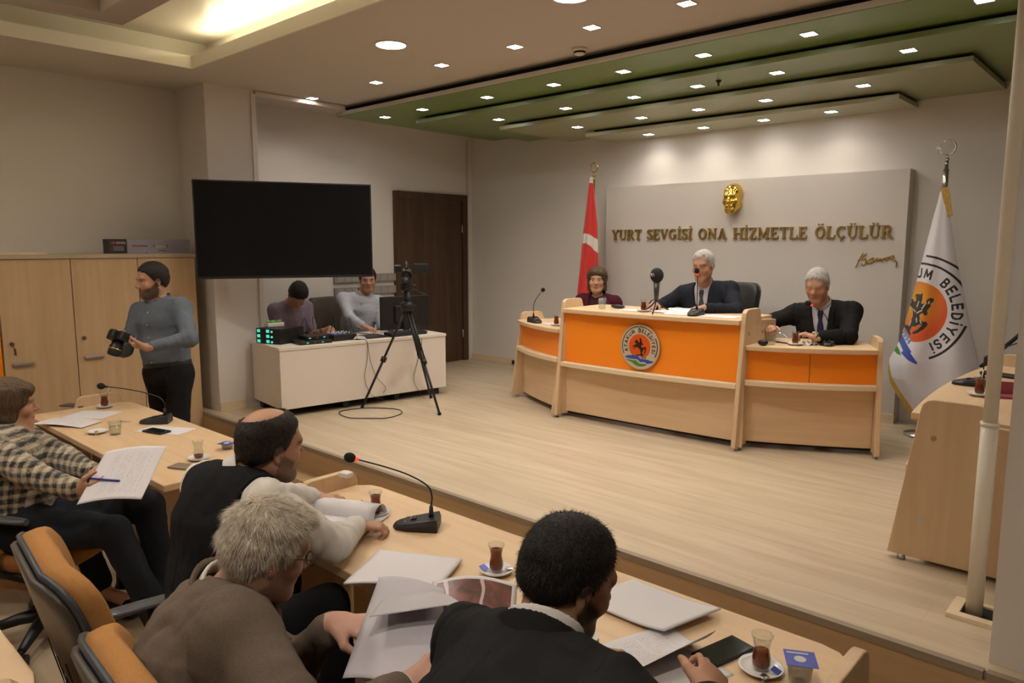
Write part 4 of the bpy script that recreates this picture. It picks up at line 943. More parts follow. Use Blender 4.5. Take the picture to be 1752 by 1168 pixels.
sheet('paper_sheet', 'white sheet under the black phone on the left hall desk', (-4.24, 1.69, TZ - .0002), R(-62), .15, .30)
sheet('printed_sheet', 'printed sheet at the far end of the left hall desk', (-4.98, 1.55, TZ), R(-55), .21, .28, None, m_text2, group='printed papers on the left hall desk')
sheet('printed_sheet', 'curled printed sheet hanging over the edge of the left hall desk', (-4.83, 1.36, TZ), R(-60), .17, .36, lambda u, v, x, y: (x, y, .004 + .01 * np.sin(PI * v) - .03 * np.clip((.28 - v) / .28, 0, 1) * 0), m_text, group='printed papers on the left hall desk')
MB().box((-.03, .03), (-.012, .012), (0, .003)).build('sugar_sachet', mat('sachet', (.45, .44, .45), .5), label='small silver sugar sachet behind the water glass on the left hall desk', cat='sachet', loc=(-4.63, 1.62, TZ), rz=.4)
MB().box((-.025, .025), (-.02, .02), (0, .02), bev=.003).build('label_tag', m_paper, label='small white tag on top of the near desk\'s left side panel', cat='tag', loc=(-2.565, 1.76, .822), rz=.2)
# ---------------- central desk (top at 1.275)
CT = D + .936
desk_mic('black desk microphone with a red light before the speaking man', (-2.705, 5.02, CT), R(12), [(0, .045, .085), (0, .045, .16), (.0, .04, .25), (.0, .02, .315)], group='lit desk microphones on the stage desks')
t = thing('ball_head_microphone', 'round-headed reporter microphone on a mini tripod before the speaking man', 'microphone', (-3.02, 4.98, CT))
MB().tube([(0, 0, .09), (0, 0, .25)], [.016, .025], 16).build('mic_handle', mat('mic_grey', (.05, .055, .05), .4, .4), t)
MB().ball((0, 0, .295), .052, 24, 16, (1, 1, 1.12)).build('foam_head', m_rubber, t)
for k in range(3):
    a = R(-90 + 120 * k + 20); MB().tube([(0, 0, .10), (math.cos(a) * .05, math.sin(a) * .05, .055), (math.cos(a) * .13, math.sin(a) * .13, .006)], .006, 8).build('tripod_leg', m_black, t)
# the white and red mark on the foam head
for c_i, (s_, m_, wd, pts_) in enumerate((('ring', m_brd, .004, [(-.028 + .010 * math.cos(R(a)), .012 * math.sin(R(a))) for a in range(0, 361, 30)]), ('i', m_pl, .0045, [(-.006, -.012), (-.006, .012)]), ('h', m_pl, .0045, [(.003, -.012), (.003, .012)]), ('h2', m_pl, .004, [(.003, .0), (.014, .0)]), ('h3', m_pl, .0045, [(.014, -.012), (.014, .012)]), ('a', m_pl, .0045, [(.020, -.012), (.028, .012), (.035, -.012)]))):
    pt = []
    for (a_, b_) in pts_:
        vv_ = Vector((math.sin(a_ / .052 - .5), -math.cos(a_ / .052 - .5), 0)) * math.sqrt(max(.052 ** 2 - b_ ** 2, 1e-6)); pt.append(vv_ + Vector((0, 0, .300 + b_)))
    MB().tube(pt, wd / 2, 6).build('logo_stroke', m_, t)
tea_glass('tea glass in the middle of the tall central desk', (-3.165, 5.03, CT), .8); saucer('white saucer in the middle of the tall central desk', (-3.165, 5.03, CT))
tumbler('clear water glass at the left end of the tall central desk', (-3.56, 5.02, CT), .09, .033)
MB().ball((0, 0, .016), .075, 18, 8, (1, .42, .22)).build('glasses_case', m_black, label='black spectacle case at the left end of the tall central desk', cat='case', loc=(-3.50, 5.16, CT), rz=-.1)
for x, y, a, lab, m_ in ((-3.26, 5.10, .1, 'white sheet behind the tea glass on the tall central desk', m_paper), (-2.99, 5.13, -.25, 'white papers under the speaking man\'s hands', m_text2), (-2.82, 5.06, .3, 'white sheet lifted behind the central microphone', m_paper), (-2.52, 5.07, .05, 'white papers at the right end of the tall central desk', m_paper)):
    sheet('paper_sheet', lab, (x, y, CT + (.003 if a < 0 else 0)), a + PI / 2, .21, .28, (lambda u, v, x, y: (x, y, .035 * u)) if a == .3 else None, m_, thick=.002)
# ---------------- right desk (top at 1.095)
RT = D + .756
desk_mic('black desk microphone with a red light before the seated man at the right', (-1.835, 5.36, RT), R(22), [(0, .045, .085), (-.0, .045, .15), (-.03, .02, .215), (-.085, -.0, .262), (-.125, -.01, .285)], group='lit desk microphones on the stage desks')
tea_glass('tea glass before the seated man at the right', (-2.005, 5.20, RT), .85); saucer('white saucer before the seated man at the right', (-2.005, 5.20, RT))
tumbler('clear water glass at the left end of the right stage desk', (-2.14, 5.10, RT), .075, .035, water=.5)
sheet('paper_sheet', 'small white paper beside the tea glass on the right stage desk', (-2.05, 5.27, RT), R(30), .12, .16); sheet('paper_sheet', 'crumpled white tissue by the wristwatch on the right stage desk', (-1.93, 5.30, RT), R(60), .10, .09, lambda u, v, x, y: (x, y, .02 * np.abs(np.sin(u * 8) * np.cos(v * 6))))
MB().tube([(-.05, 0, .006), (.05, 0, .006)], .005).build('pen', m_black, label='black pen on the right stage desk', cat='pen', loc=(-2.11, 5.22, RT), rz=-.2)
MB().ball((0, 0, .022), .03, 14, 8, (1.2, .8, .75)).build('key_pouch', m_black, label='small black pouch at the left end of the right stage desk', cat='pouch', loc=(-2.16, 5.01, RT), rz=.3)
# ---------------- left stage desk
desk_mic('black desk microphone with a red light on the left stage desk', (-4.385, 5.125, RT), R(-118 + 180), [(0, .045, .085), (.0, .045, .15), (.0, .0, .205), (.0, -.09, .26), (.0, -.165, .30)], group='lit desk microphones on the stage desks')
tea_glass('tea glass on the left stage desk', (-4.07, 5.045, RT), .85); saucer('white saucer on the left stage desk', (-4.07, 5.045, RT))
sheet('paper_sheet', 'small white papers beside the microphone on the left stage desk', (-4.22, 5.14, RT), R(-20), .16, .12)
tumbler('clear water glass at the right end of the left stage desk', (-4.02, 5.17, RT), .075, .033)
# ---------------- right edge desk (top 1.085)
ST = D + .701
desk_mic('black desk microphone on the desk behind the white pole', (-.80, 4.62, ST), R(-80), [(0, .045, .085), (.0, .05, .13), (.0, .10, .20), (.0, .22, .26), (0, .30, .28)], lit=False)
tea_glass('tea glass on the desk behind the white pole', (-.715, 4.32, ST), .85); saucer('white saucer on the desk behind the white pole', (-.715, 4.32, ST)); teaspoon('teaspoon standing in the tea glass behind the white pole', (-.712, 4.325, ST + .025), R(80), 1.35)
t = thing('pink_box', 'small pink open box on the desk at the right edge', 'box', (-.60, 4.36, ST), R(20)); m_pink = mat('pink_card', (.32, .07, .10), .5)
MB().box((-.05, .05), (-.04, .04), (0, .012), bev=.002).build('box_tray', m_pink, t); MB().box((-.05, .05), (.034, .04), (.012, .075)).build('box_lid', m_pink, t)
MB().box((-.10, .10), (-.035, .035), (0, .02), bev=.008).build('tablet', m_black, label='dark flat tablet on the desk behind the white pole', cat='tablet', loc=(-.74, 5.05, ST), rz=-.3)
# folded black stand behind the desk at the right
t = thing('folding_stand', 'black folding tripod stand leaning behind the desk at the right edge', 'stand', (-.88, 5.65, D))
for a, b_ in (((-.0, .05, .0), (.14, 0, .66)), ((.32, .05, .0), (.40, 0, 1.12)), ((-.06, 0, .66), (.40, .0, 1.20)), ((.16, 0, .66), (.39, .0, 1.10))): MB().tube([a, b_], .013, 8).build('stand_leg', m_black, t)
MB().box((-.04, .12), (-.05, .05), (.62, .74), bev=.01).build('stand_clamp', m_black, t)
t = thing('stage_light', 'black lamp on a stand half hidden by the right edge', 'lamp', (-.475, 5.85, D))
MB().tube([(0, 0, 0), (0, 0, 1.75)], .012).build('lamp_pole', m_black, t); MB().lathe([(0, 0), (.18, 0), (.16, .02), (.02, .05), (0, .05)], n=24).build('lamp_foot', m_black, t)
MB().box((-.10, .10), (-.08, .08), (1.76, 1.92), bev=.02).build('lamp_head', m_black, t); MB().tube([(-.11, 0, 2.0), (0, -.02, 1.93), (.1, 0, 2.02)], .018).build('lamp_bracket', m_black, t)

# ================================================================ CONTROL DESK GEAR (desk frame: x along the desk, y away from the stage)
def on_desk(x, y, z=0): return desk_M @ Vector((x, y, z))
m_cy = mat('green_display', (.05, .5, .4), .4, emit=(.10, .9, .68), estr=.9)
for k in range(3):
    p = (-6.10, 3.50, D + .603 + .0455 * k); t = thing('wireless_receiver', 'black wireless receiver with green displays, %s of the stack of three' % ('lowest', 'middle', 'topmost')[k], 'receiver', p, R(17), 'stacked wireless receivers')
    MB().box((.0, .28), (-.28, .02), (0, .044), bev=.002).build('case', m_black, t)
    for x in (.015, .12): MB().box((x, x + .034), (-.2825, -.279), (.009, .035)).build('display', m_cy, t)
    MB().tube([(.185, -.28, .018), (.185, -.288, .018)], .009, 12).build('indicator', m_cy, t)
p = (-6.0, 3.40, D + .603 + .1365); t = thing('white_box', 'small white box with green ties on top of the receivers', 'box', p, desk_rz)
MB().box((-.07, .08), (-.04, .05), (0, .035), bev=.004).build('box_body', m_china, t)
gr = mat('green_plastic', (.16, .35, .07), .5)
for k in range(5): MB().ball((-.05 + .027 * k, .0 + .01 * (-1) ** k, .045), .018, 10, 6, (1, .8, .7)).build('green_tie', gr, t)
for k in range(9):
    MB().tube([(0, 0, 0), (0, 0, .11)], .004, 6).build('antenna', m_black if False else m_black, label=None, parent=t) if k < 0 else None
for i, (x, y, w, d_, h, lab) in enumerate(((.36, .17, .30, .22, .03, 'flat black mixer beside the receivers'), (.40, .20, .22, .16, .035, 'black splitter box stacked on the flat mixer'), (.66, .22, .24, .20, .055, 'black sound mixer in the middle of the white desk'))):
    p = on_desk(x, y, .031 if i == 1 else 0); t = thing('audio_mixer', lab, 'mixer', p, desk_rz + R((0, 4, 6)[i]), 'black audio boxes')
    MB().box((-w / 2, w / 2), (-d_ / 2, d_ / 2), (0, h), bev=.004).build('case', m_black, t)
    if i == 2:
        for a in range(4):
            for b_ in range(3): MB().tube([(-.08 + .05 * a, -.05 + .05 * b_, h), (-.08 + .05 * a, -.05 + .05 * b_, h + .018)], .007, 8).build('knob', m_pl, t)
        MB().box((-.11, .0), (-.09, .06), (h + .002, h + .006)).build('blue_panel', mat('blue_panel', (.03, .06, .25), .4), t)
    else:
        for a in range(3): MB().box((-.09 + .07 * a, -.07 + .07 * a), (-d_ / 2 - .001, -d_ / 2), (h * .4, h * .6)).build('status_light', m_brd if a == 1 else m_cy, t)
rnd = random.Random(4)
def cable(label, pts, r=.0028, m=None, group='black cables at the control desk', name='cable'): return MB().tube(smooth_path(pts, 8), r, 6).build(name, m or m_black, label=label, cat='cable', group=group)
for i in range(7):
    a = Vector((.30 + .07 * i, .25, .045)); b_ = a + Vector((rnd.uniform(-.12, .16), rnd.uniform(.02, .14), -.035)); mid = (a + b_) / 2 + Vector((rnd.uniform(-.06, .06), .03, rnd.uniform(.08, .20)))
    cable('black looped cable rising from the audio gear on the white desk', [on_desk(*a), on_desk(*(a * .6 + mid * .4 + Vector((0, 0, .03)))), on_desk(*mid), on_desk(*(b_ * .5 + mid * .5)), on_desk(*b_)], group='looped cables rising from the audio gear')
for i, (dx, zz) in enumerate(((0, .25), (.03, .16))):
    cable('thin dark cable hanging down the front of the white desk, %s of two' % ('longer', 'shorter')[i], [on_desk(.80, .08, .01), on_desk(.815, -.012, -.01), on_desk(.81 + dx, -.014, -.18), on_desk(.78 + dx * 4, -.016, -.34), on_desk(.84 + dx * 5, -.02, -.50 + .05 * i), on_desk(.96, -.03, -.56 + .06 * i)], .0022)
cable('thin cable hanging from the desk behind the tripod leg', [on_desk(1.38, .06, .01), on_desk(1.40, -.014, -.05), on_desk(1.34, -.016, -.26), on_desk(1.30, -.018, -.42), on_desk(1.36, -.04, -.56), on_desk(1.38, -.08, -.598)], .0022)
cable('black cable lying in an oval loop on the stage floor', [(-4.98, 3.70, D + .005), (-5.16, 3.58, D + .005), (-5.40, 3.66, D + .005), (-5.36, 3.90, D + .005), (-5.12, 4.06, D + .005), (-4.95, 3.99, D + .005), (-4.90, 3.80, D + .005), (-4.98, 3.70, D + .006)], .004)
cable('white cable bundle at the edge of the white desk top', [on_desk(.74, .10, .012), on_desk(.80, .06, .03), on_desk(.85, .10, .012), on_desk(.80, .15, .025), on_desk(.76, .09, .02), on_desk(.83, .03, .012)], .006, m_china)
t = thing('computer_monitor', 'black computer monitor seen from behind on the white desk', 'monitor', on_desk(1.44, .36), desk_rz + R(-4))
MB().box((-.265, .265), (-.012, .02), (.03, .36), bev=.006).build('monitor_shell', m_black, t); MB().box((-.12, .12), (-.035, -.01), (.10, .27), bev=.01).build('rear_cover', m_black, t)
MB().box((-.03, .03), (-.04, -.015), (.0, .16)).build('stand_neck', m_black, t); MB().box((-.12, .12), (-.09, .09), (0, .01), bev=.004).build('stand_foot', m_black, t)
MB().box((-.25, .25), (.0195, .0215), (.045, .345)).build('screen', m_scr, t); MB().box((-.10, -.07), (-.014, -.012), (.13, .15)).build('port_label', m_pl, t)
t = thing('control_keyboard', 'black controller keyboard in front of the monitor', 'keyboard', on_desk(1.30, .12), desk_rz + R(5))
MB().box((-.20, .22), (-.055, .075), (.006, .034), Matrix.Rotation(R(6), 4, 'X'), bev=.004).build('keyboard_body', m_black, t)
for k in range(8): MB().box((-.18 + .045 * k, -.155 + .045 * k), (-.03, .04), (.035, .039), Matrix.Rotation(R(6), 4, 'X')).build('key_block', mat('key_grey', (.05, .055, .06), .5), t)
MB().box((-.17, .17), (-.11, .11), (0, .014), bev=.004).build('laptop_base', m_black, label='dark closed laptop beside the shirted man\'s hands', cat='laptop', loc=on_desk(.93, .20), rz=desk_rz)

# wall sockets behind the operators
t = thing('socket_strip', 'upper grey double row socket strip on the wall behind the operators', 'socket strip', (XL, 4.55, 1.44), 0, 'socket strips on the left wall'); m_sg = mat('socket_grey', (.26, .24, .21), .5)
MB().box((0, .03), (0, 1.02), (-.045, .045), bev=.004).build('strip_body', m_sg, t)
for k in range(10): MB().box((.03, .033), (.03 + .098 * k, .115 + .098 * k), (-.035, .035), bev=.001).build('socket_plate', mat('socket_plate', (.33, .31, .28), .5), t)
clone(t, (XL, 4.55, 1.30), 0, 'lower grey socket strip on the wall behind the operators')

# ---------------- video camera on tripod
t = thing('camera_tripod', 'tall black tripod standing on the stage in front of the white desk', 'tripod', (-5.095, 4.195, D))
top = Vector((0, 0, .92))
for q_ in ((-5.388, 3.893), (-4.665, 4.178), (-5.256, 4.60)):
    f_ = Vector((q_[0] + 5.095, q_[1] - 4.195, .012)); l = MB(); s_ = top + (f_ - top).normalized() * .05; kx_ = top.lerp(f_, .52)
    perp = (f_ - top).cross(Vector((0, 0, 1))).normalized() * .016
    lg = MB().tube([top + perp, kx_ + perp], .010, 8).tube([top - perp, kx_ - perp], .010, 8).build('tripod_leg', m_black, t)
    MB().tube([kx_ - (f_ - top) * .10, f_], .011, 8).build('lower_leg', m_black, lg); MB().tube([top.lerp(f_, .50), top.lerp(f_, .545)], .026, 8).build('leg_clamp', m_black, lg); MB().ball(f_, .017, 10, 8).build('rubber_foot', m_rubber, lg)
MB().tube([(0, 0, .88), (0, 0, 1.06)], .030, 14).build('centre_column', m_black, t)
MB().lathe([(0, .88), (.055, .88), (.06, .95), (.03, .97), (0, .97)], n=18).build('crown', m_black, t)
MB().box((-.035, .035), (-.05, .05), (1.06, 1.13), bev=.012).build('pan_head', m_black, t); MB().tube([(0, .02, 1.09), (-.06, .30, 1.00)], .007).build('pan_handle', m_black, t)
vc = thing('video_camera', 'black video camera with a fold-out screen on the tall tripod', 'video camera', (-5.095, 4.195, D + 1.13), R(-130)); 
MB().box((-.045, .045), (-.13, .10), (.01, .125), bev=.015).build('camera_body', m_black, vc)
MB().lathe([(0, 0), (.035, 0), (.04, .06), (.05, .065), (.05, .11), (.042, .11), (.04, .09), (0, .085)], n=20, M=Matrix.Translation((0, .09, .07)) @ Matrix.Rotation(R(-90), 4, 'X')).build('lens_hood', m_black, vc)
MB().tube(smooth_path([(0, -.10, .12), (0, -.09, .17), (0, .05, .18), (0, .09, .125)], 5), .011).build('top_handle', m_black, vc)
MB().box((-.20, -.06), (-.02, -.008), (.09, .17), bev=.004).build('fold_out_screen', m_black, vc); MB().tube([(0, -.12, .09), (0, -.19, .12)], .022).build('viewfinder', m_black, vc)
MB().box((.045, .11), (-.05, .02), (.10, .16), bev=.01).build('mic_receiver', m_black, vc)

# ---------------- golden face mask on the board (a plain generic face)
# ================================================================ FIGURES: smooth distance fields meshed into one continuous surface
F32 = np.float32
def V(*a): return np.array(a, F32)
def nrm(a): a = np.asarray(a, F32); return a / (np.linalg.norm(a) + 1e-9)
def smin(a, b, k):
    if k <= 0: return np.minimum(a, b)
    h = np.clip(.5 + .5 * (b - a) / k, 0, 1); return b + (a - b) * h - k * h * (1 - h)
def cone(a, b, ra, rb):
    a = np.asarray(a, F32); b = np.asarray(b, F32); d = b - a; L = float(d @ d) + 1e-9
    def f(P):
        t = np.clip((P - a) @ d / L, 0, 1); return np.linalg.norm(P - a - t[:, None] * d, axis=1) - (ra + (rb - ra) * t)
    return f
def ell(c, r, M=None):
    c = np.asarray(c, F32); r = np.asarray(r, F32); m = float(r.min()); M = None if M is None else np.asarray(M, F32)
    def f(P):
        q = P - c
        if M is not None: q = q @ M.T
        return (np.linalg.norm(q / r, axis=1) - 1) * m
    return f
def ecap(a, b, U, ra, rb):
    """segment with elliptical section: ra=(along U, across)"""
    a = np.asarray(a, F32); b = np.asarray(b, F32); d = b - a; L = float(d @ d) + 1e-9; n = nrm(d); U = nrm(np.asarray(U, F32) - n * float(np.dot(U, n))); W = np.cross(n, U)
    def f(P):
        q = P - a; t = np.clip(q @ d / L, 0, 1); w = q - t[:, None] * d
        ru = ra[0] + (rb[0] - ra[0]) * t; rv = ra[1] + (rb[1] - ra[1]) * t; rn = np.minimum(ru, rv)
        return (np.sqrt(((w @ U) / ru) ** 2 + ((w @ W) / rv) ** 2 + ((w @ n) / rn) ** 2) - 1) * rn
    return f
def noise(P, seed, f):
    rs = np.random.RandomState(seed); o = np.zeros(len(P), F32)
    for i in range(5):
        k = rs.normal(size=3); k = (k / np.linalg.norm(k) * f * (1 + .5 * i)).astype(F32); q = rs.normal(size=3).astype(F32) * f * .5
        o += np.sin(P @ k + 1.3 * np.sin(P @ q + i) + rs.uniform(0, 6)).astype(F32) / (1 + .4 * i)
    return o / 2.6
def mesh_field(prims, lo, hi, h, post=None, margin=.012):
    """prims: list of (fn, k) smooth-united; post(P, d)->d. returns verts, quads"""
    lo = np.asarray(lo, F32); hi = np.asarray(hi, F32); B = 8
    nb = np.ceil((hi - lo) / (h * B)).astype(int); n = nb * B
    ii = np.stack(np.meshgrid(*[np.arange(k) for k in nb], indexing='ij'), -1).reshape(-1, 3)
    cen = (lo + (ii + .5) * (h * B)).astype(F32); rad = h * B * .87
    vals = [fn(cen) for fn, k in prims]; d = vals[0].copy()
    for v, (fn, k) in zip(vals[1:], prims[1:]): d = smin(d, v, k)
    dc = d if post is None else post(cen, d)
    act = np.abs(d) < rad * 1.05 + margin
    if post is not None: act |= np.abs(dc) < rad * 1.05 + margin
    Dn = np.repeat(np.repeat(np.repeat(np.where(dc > 0, 1, -1).astype(F32).reshape(nb), B, 0), B, 1), B, 2)
    ab = np.where(act)[0]; off = np.stack(np.meshgrid(*[np.arange(B)] * 3, indexing='ij'), -1).reshape(-1, 3)
    for s in range(0, len(ab), 400):
        bl = ab[s:s + 400]; idx = ii[bl][:, None] * B + off[None]; P = (lo + idx * h).astype(F32)
        dd = np.full(P.shape[:2], 9., F32)
        for (fn, k), v in zip(prims, vals):
            m = v[bl] < np.minimum(d[bl], .0 + np.abs(d[bl])) + 2.2 * rad + k
            if m.any():
                w = fn(P[m].reshape(-1, 3)).reshape(-1, B ** 3); dd[m] = smin(dd[m], w, k)
        f = dd.ravel()
        if post is not None: f = post(P.reshape(-1, 3), f)
        I = idx.reshape(-1, 3); Dn[I[:, 0], I[:, 1], I[:, 2]] = f
    sg = Dn < 0; c = np.zeros(np.array(Dn.shape) - 1, np.int8)
    for dx in (0, 1):
        for dy in (0, 1):
            for dz in (0, 1): c += sg[dx:Dn.shape[0] - 1 + dx, dy:Dn.shape[1] - 1 + dy, dz:Dn.shape[2] - 1 + dz]
    cells = np.argwhere((c > 0) & (c < 8)); cid = np.full(c.shape, -1, np.int32); cid[tuple(cells.T)] = np.arange(len(cells))
    acc = np.zeros((len(cells), 3), F32); cnt = np.zeros(len(cells), F32)
    cor = [(i, j, k) for i in (0, 1) for j in (0, 1) for k in (0, 1)]
    val = {q: Dn[cells[:, 0] + q[0], cells[:, 1] + q[1], cells[:, 2] + q[2]] for q in cor}
    for q in cor:
        for ax in range(3):
            if q[ax] == 0:
                p = list(q); p[ax] = 1; a, b = val[q], val[tuple(p)]; m = (a < 0) != (b < 0); t = a[m] / (a[m] - b[m])
                pos = np.array(q, F32)[None].repeat(m.sum(), 0); pos[:, ax] += t; acc[m] += pos; cnt[m] += 1
    Vt = lo + (cells + acc / cnt[:, None]) * h
    quads = []
    for ax in range(3):
        sl0 = [slice(None)] * 3; sl1 = [slice(None)] * 3; sl0[ax] = slice(0, -1); sl1[ax] = slice(1, None)
        a = sg[tuple(sl0)]; b = sg[tuple(sl1)]; e = np.argwhere(a != b); u, v = [(1, 2), (2, 0), (0, 1)][ax]
        e = e[(e[:, u] > 0) & (e[:, v] > 0) & (e[:, u] < c.shape[u]) & (e[:, v] < c.shape[v])]
        s_ = a[tuple(e.T)]; q4 = []
        for du, dv in ((-1, -1), (0, -1), (0, 0), (-1, 0)):
            w = e.copy(); w[:, u] += du; w[:, v] += dv; q4.append(cid[tuple(w.T)])
        q4 = np.stack(q4, 1); q4[~s_] = q4[~s_][:, ::-1]; quads.append(q4[(q4 >= 0).all(1)])
    return Vt, np.concatenate(quads)
def frame(fwd, up=(0, 0, 1)):
    f = nrm(fwd); r = nrm(np.cross(f, up)); u = np.cross(r, f); return np.stack([r, f, u])   # rows: right, forward, up
def ik(S, W, l1, l2, hint):
    S = np.asarray(S, F32); W = np.asarray(W, F32); d = W - S; L = float(np.linalg.norm(d)); n = d / L; L = min(L, (l1 + l2) * .995)
    a = (l1 * l1 - l2 * l2 + L * L) / (2 * L); hgt = math.sqrt(max(l1 * l1 - a * a, 1e-5)); p = nrm(np.asarray(hint, F32) - n * float(np.dot(hint, n))); return S + n * a + p * hgt
def head_prims(H, M, s=1.0, fat=1.0):
    """H centre between the ears at eye height, M rows right/forward/up"""
    def w(x, y, z): return H + s * (x * M[0] + y * M[1] + z * M[2])
    E = lambda c, r, k, m=M: (ell(w(*c), np.array(r) * s, m), k * s)
    Cn = lambda a, b, ra, rb, k: (cone(w(*a), w(*b), ra * s, rb * s), k * s)
    p = [E((0, -.012, .038), (.076, .097, .082), .0), E((0, .026, -.035), (.061 * fat, .064, .080), .035), Cn((-.014, .066, -.100), (.014, .066, -.100), .020, .020, .03),
         Cn((-.050 * fat, -.004, -.060), (-.018, .060, -.098), .022, .018, .03), Cn((.050 * fat, -.004, -.060), (.018, .060, -.098), .022, .018, .03),
         Cn((-.034, .076, .022), (.034, .076, .022), .013, .013, .022), E((-.040, .060, -.030), (.024, .022, .022), .025), E((.040, .060, -.030), (.024, .022, .022), .025),
         Cn((0, .084, .012), (0, .108, -.028), .008, .0115, .014), E((-.0115, .097, -.034), (.0085, .010, .0075), .008), E((.0115, .097, -.034), (.0085, .010, .0075), .008),
         E((0, .0865, -.0625), (.024, .010, .0065), .008), E((0, .0845, -.0725), (.020, .010, .007), .006)]
    for sx in (-1, 1):
        Me = frame(M[1] * .25 + M[0] * sx * .0 + M[1], M[2] + M[1] * -.2)
        p += [E((sx * .0785, -.006, -.006), (.0075, .0185, .026), .006), E((sx * .0775, -.002, -.030), (.0065, .010, .013), .006)]
    sock = [ell(w(sx * .0315, .101, -.001), np.array((.0165, .0150, .0115)) * s, M) for sx in (-1, 1)]; ball = [ell(w(sx * .0315, .0735, -.001), np.array((.0135,) * 3) * s, M) for sx in (-1, 1)]
    earh = [ell(w(sx * .088, .001, -.006), np.array((.007, .010, .017)) * s, M) for sx in (-1, 1)]
    def post(P, d):
        L = (P - H); near = (np.abs(L).max(1) < .16 * s)
        if not near.any(): return d
        Q = P[near]; e = d[near]
        for f in sock: e = -smin(-e, f(Q), .010 * s)
        for f in earh: e = -smin(-e, f(Q), .004 * s)
        for f in ball: e = np.minimum(e, f(Q))
        d = d.copy(); d[near] = e; return d
    return p, post
def hand_prims(wr, d, n, side, curl=.5, s=1.0, spread=1.0, thumb=.5):
    """wr wrist, d towards the fingers, n out of the palm, side=+1/-1: thumb on cross(d,n)*side"""
    d = nrm(d); n = nrm(np.asarray(n, F32) - d * float(np.dot(n, d))); t = np.cross(d, n) * side; wr = np.asarray(wr, F32); P = []
    pc = wr + d * .088 * s
    P.append((ecap(wr - d * .03 * s, wr + d * .012 * s, t, (.028 * s, .021 * s), (.029 * s, .019 * s)), .012))
    P.append((ecap(wr + d * .025 * s, pc - d * .012 * s, t, (.031 * s, .016 * s), (.040 * s, .0135 * s)), .018))
    for off, ln, r in ((.030, .070, .0088), (.010, .079, .0092), (-.011, .073, .0088), (-.031, .057, .0078)):
        b = pc + t * off * s + n * .001 - d * .006; cu = curl * (1 + .18 * (off < 0)); a = 0; p = b
        dirn = nrm(d + t * off * 2.2 * spread * (1 - cu * .5))
        for i, (fr, rr) in enumerate(((.46, 1), (.30, .94), (.24, .86))):
            a += cu * (.75, 1.05, .7)[i]; dv = dirn * math.cos(a) + n * math.sin(a); q = p + dv * ln * fr * s * 1.05
            P.append((cone(p, q, r * rr * s, r * (rr - .06) * s), .0045 if i else .008)); p = q
    b = wr + d * .026 * s + t * .026 * s + n * .006; v1 = nrm(d * .62 + t * .72 + n * .25); q1 = b + v1 * .040 * s; v2 = nrm(d * .9 + t * .12 + n * thumb); q2 = q1 + v2 * .031 * s; q3 = q2 + nrm(v2 + n * .2) * .022 * s
    P += [(cone(b, q1, .0150 * s, .0115 * s), .014), (cone(q1, q2, .0112 * s, .0098 * s), .004), (cone(q2, q3, .0096 * s, .0082 * s), .004)]
    return P
def cloth_mat(name, col, rough=.85, fine=900, bump=.25, var=.07, sheen=0): return mat(name, col, rough, var=var, vscale=fine * .4, bump=bump, bscale=fine, sheen=0, spec=.15)
m_skin = mat('skin', (.5, .3, .2), .5, vcol=True, spec=.4, sss=.0)
def hairline(kind):
    if kind == 'bob': return None
    return lambda y: np.interp(y, [-.12, -.07, -.03, .0, .020, .045, .066, .085, .1], [-.070, -.062, -.030, -.012, -.008, .040, .066, .074, .080])

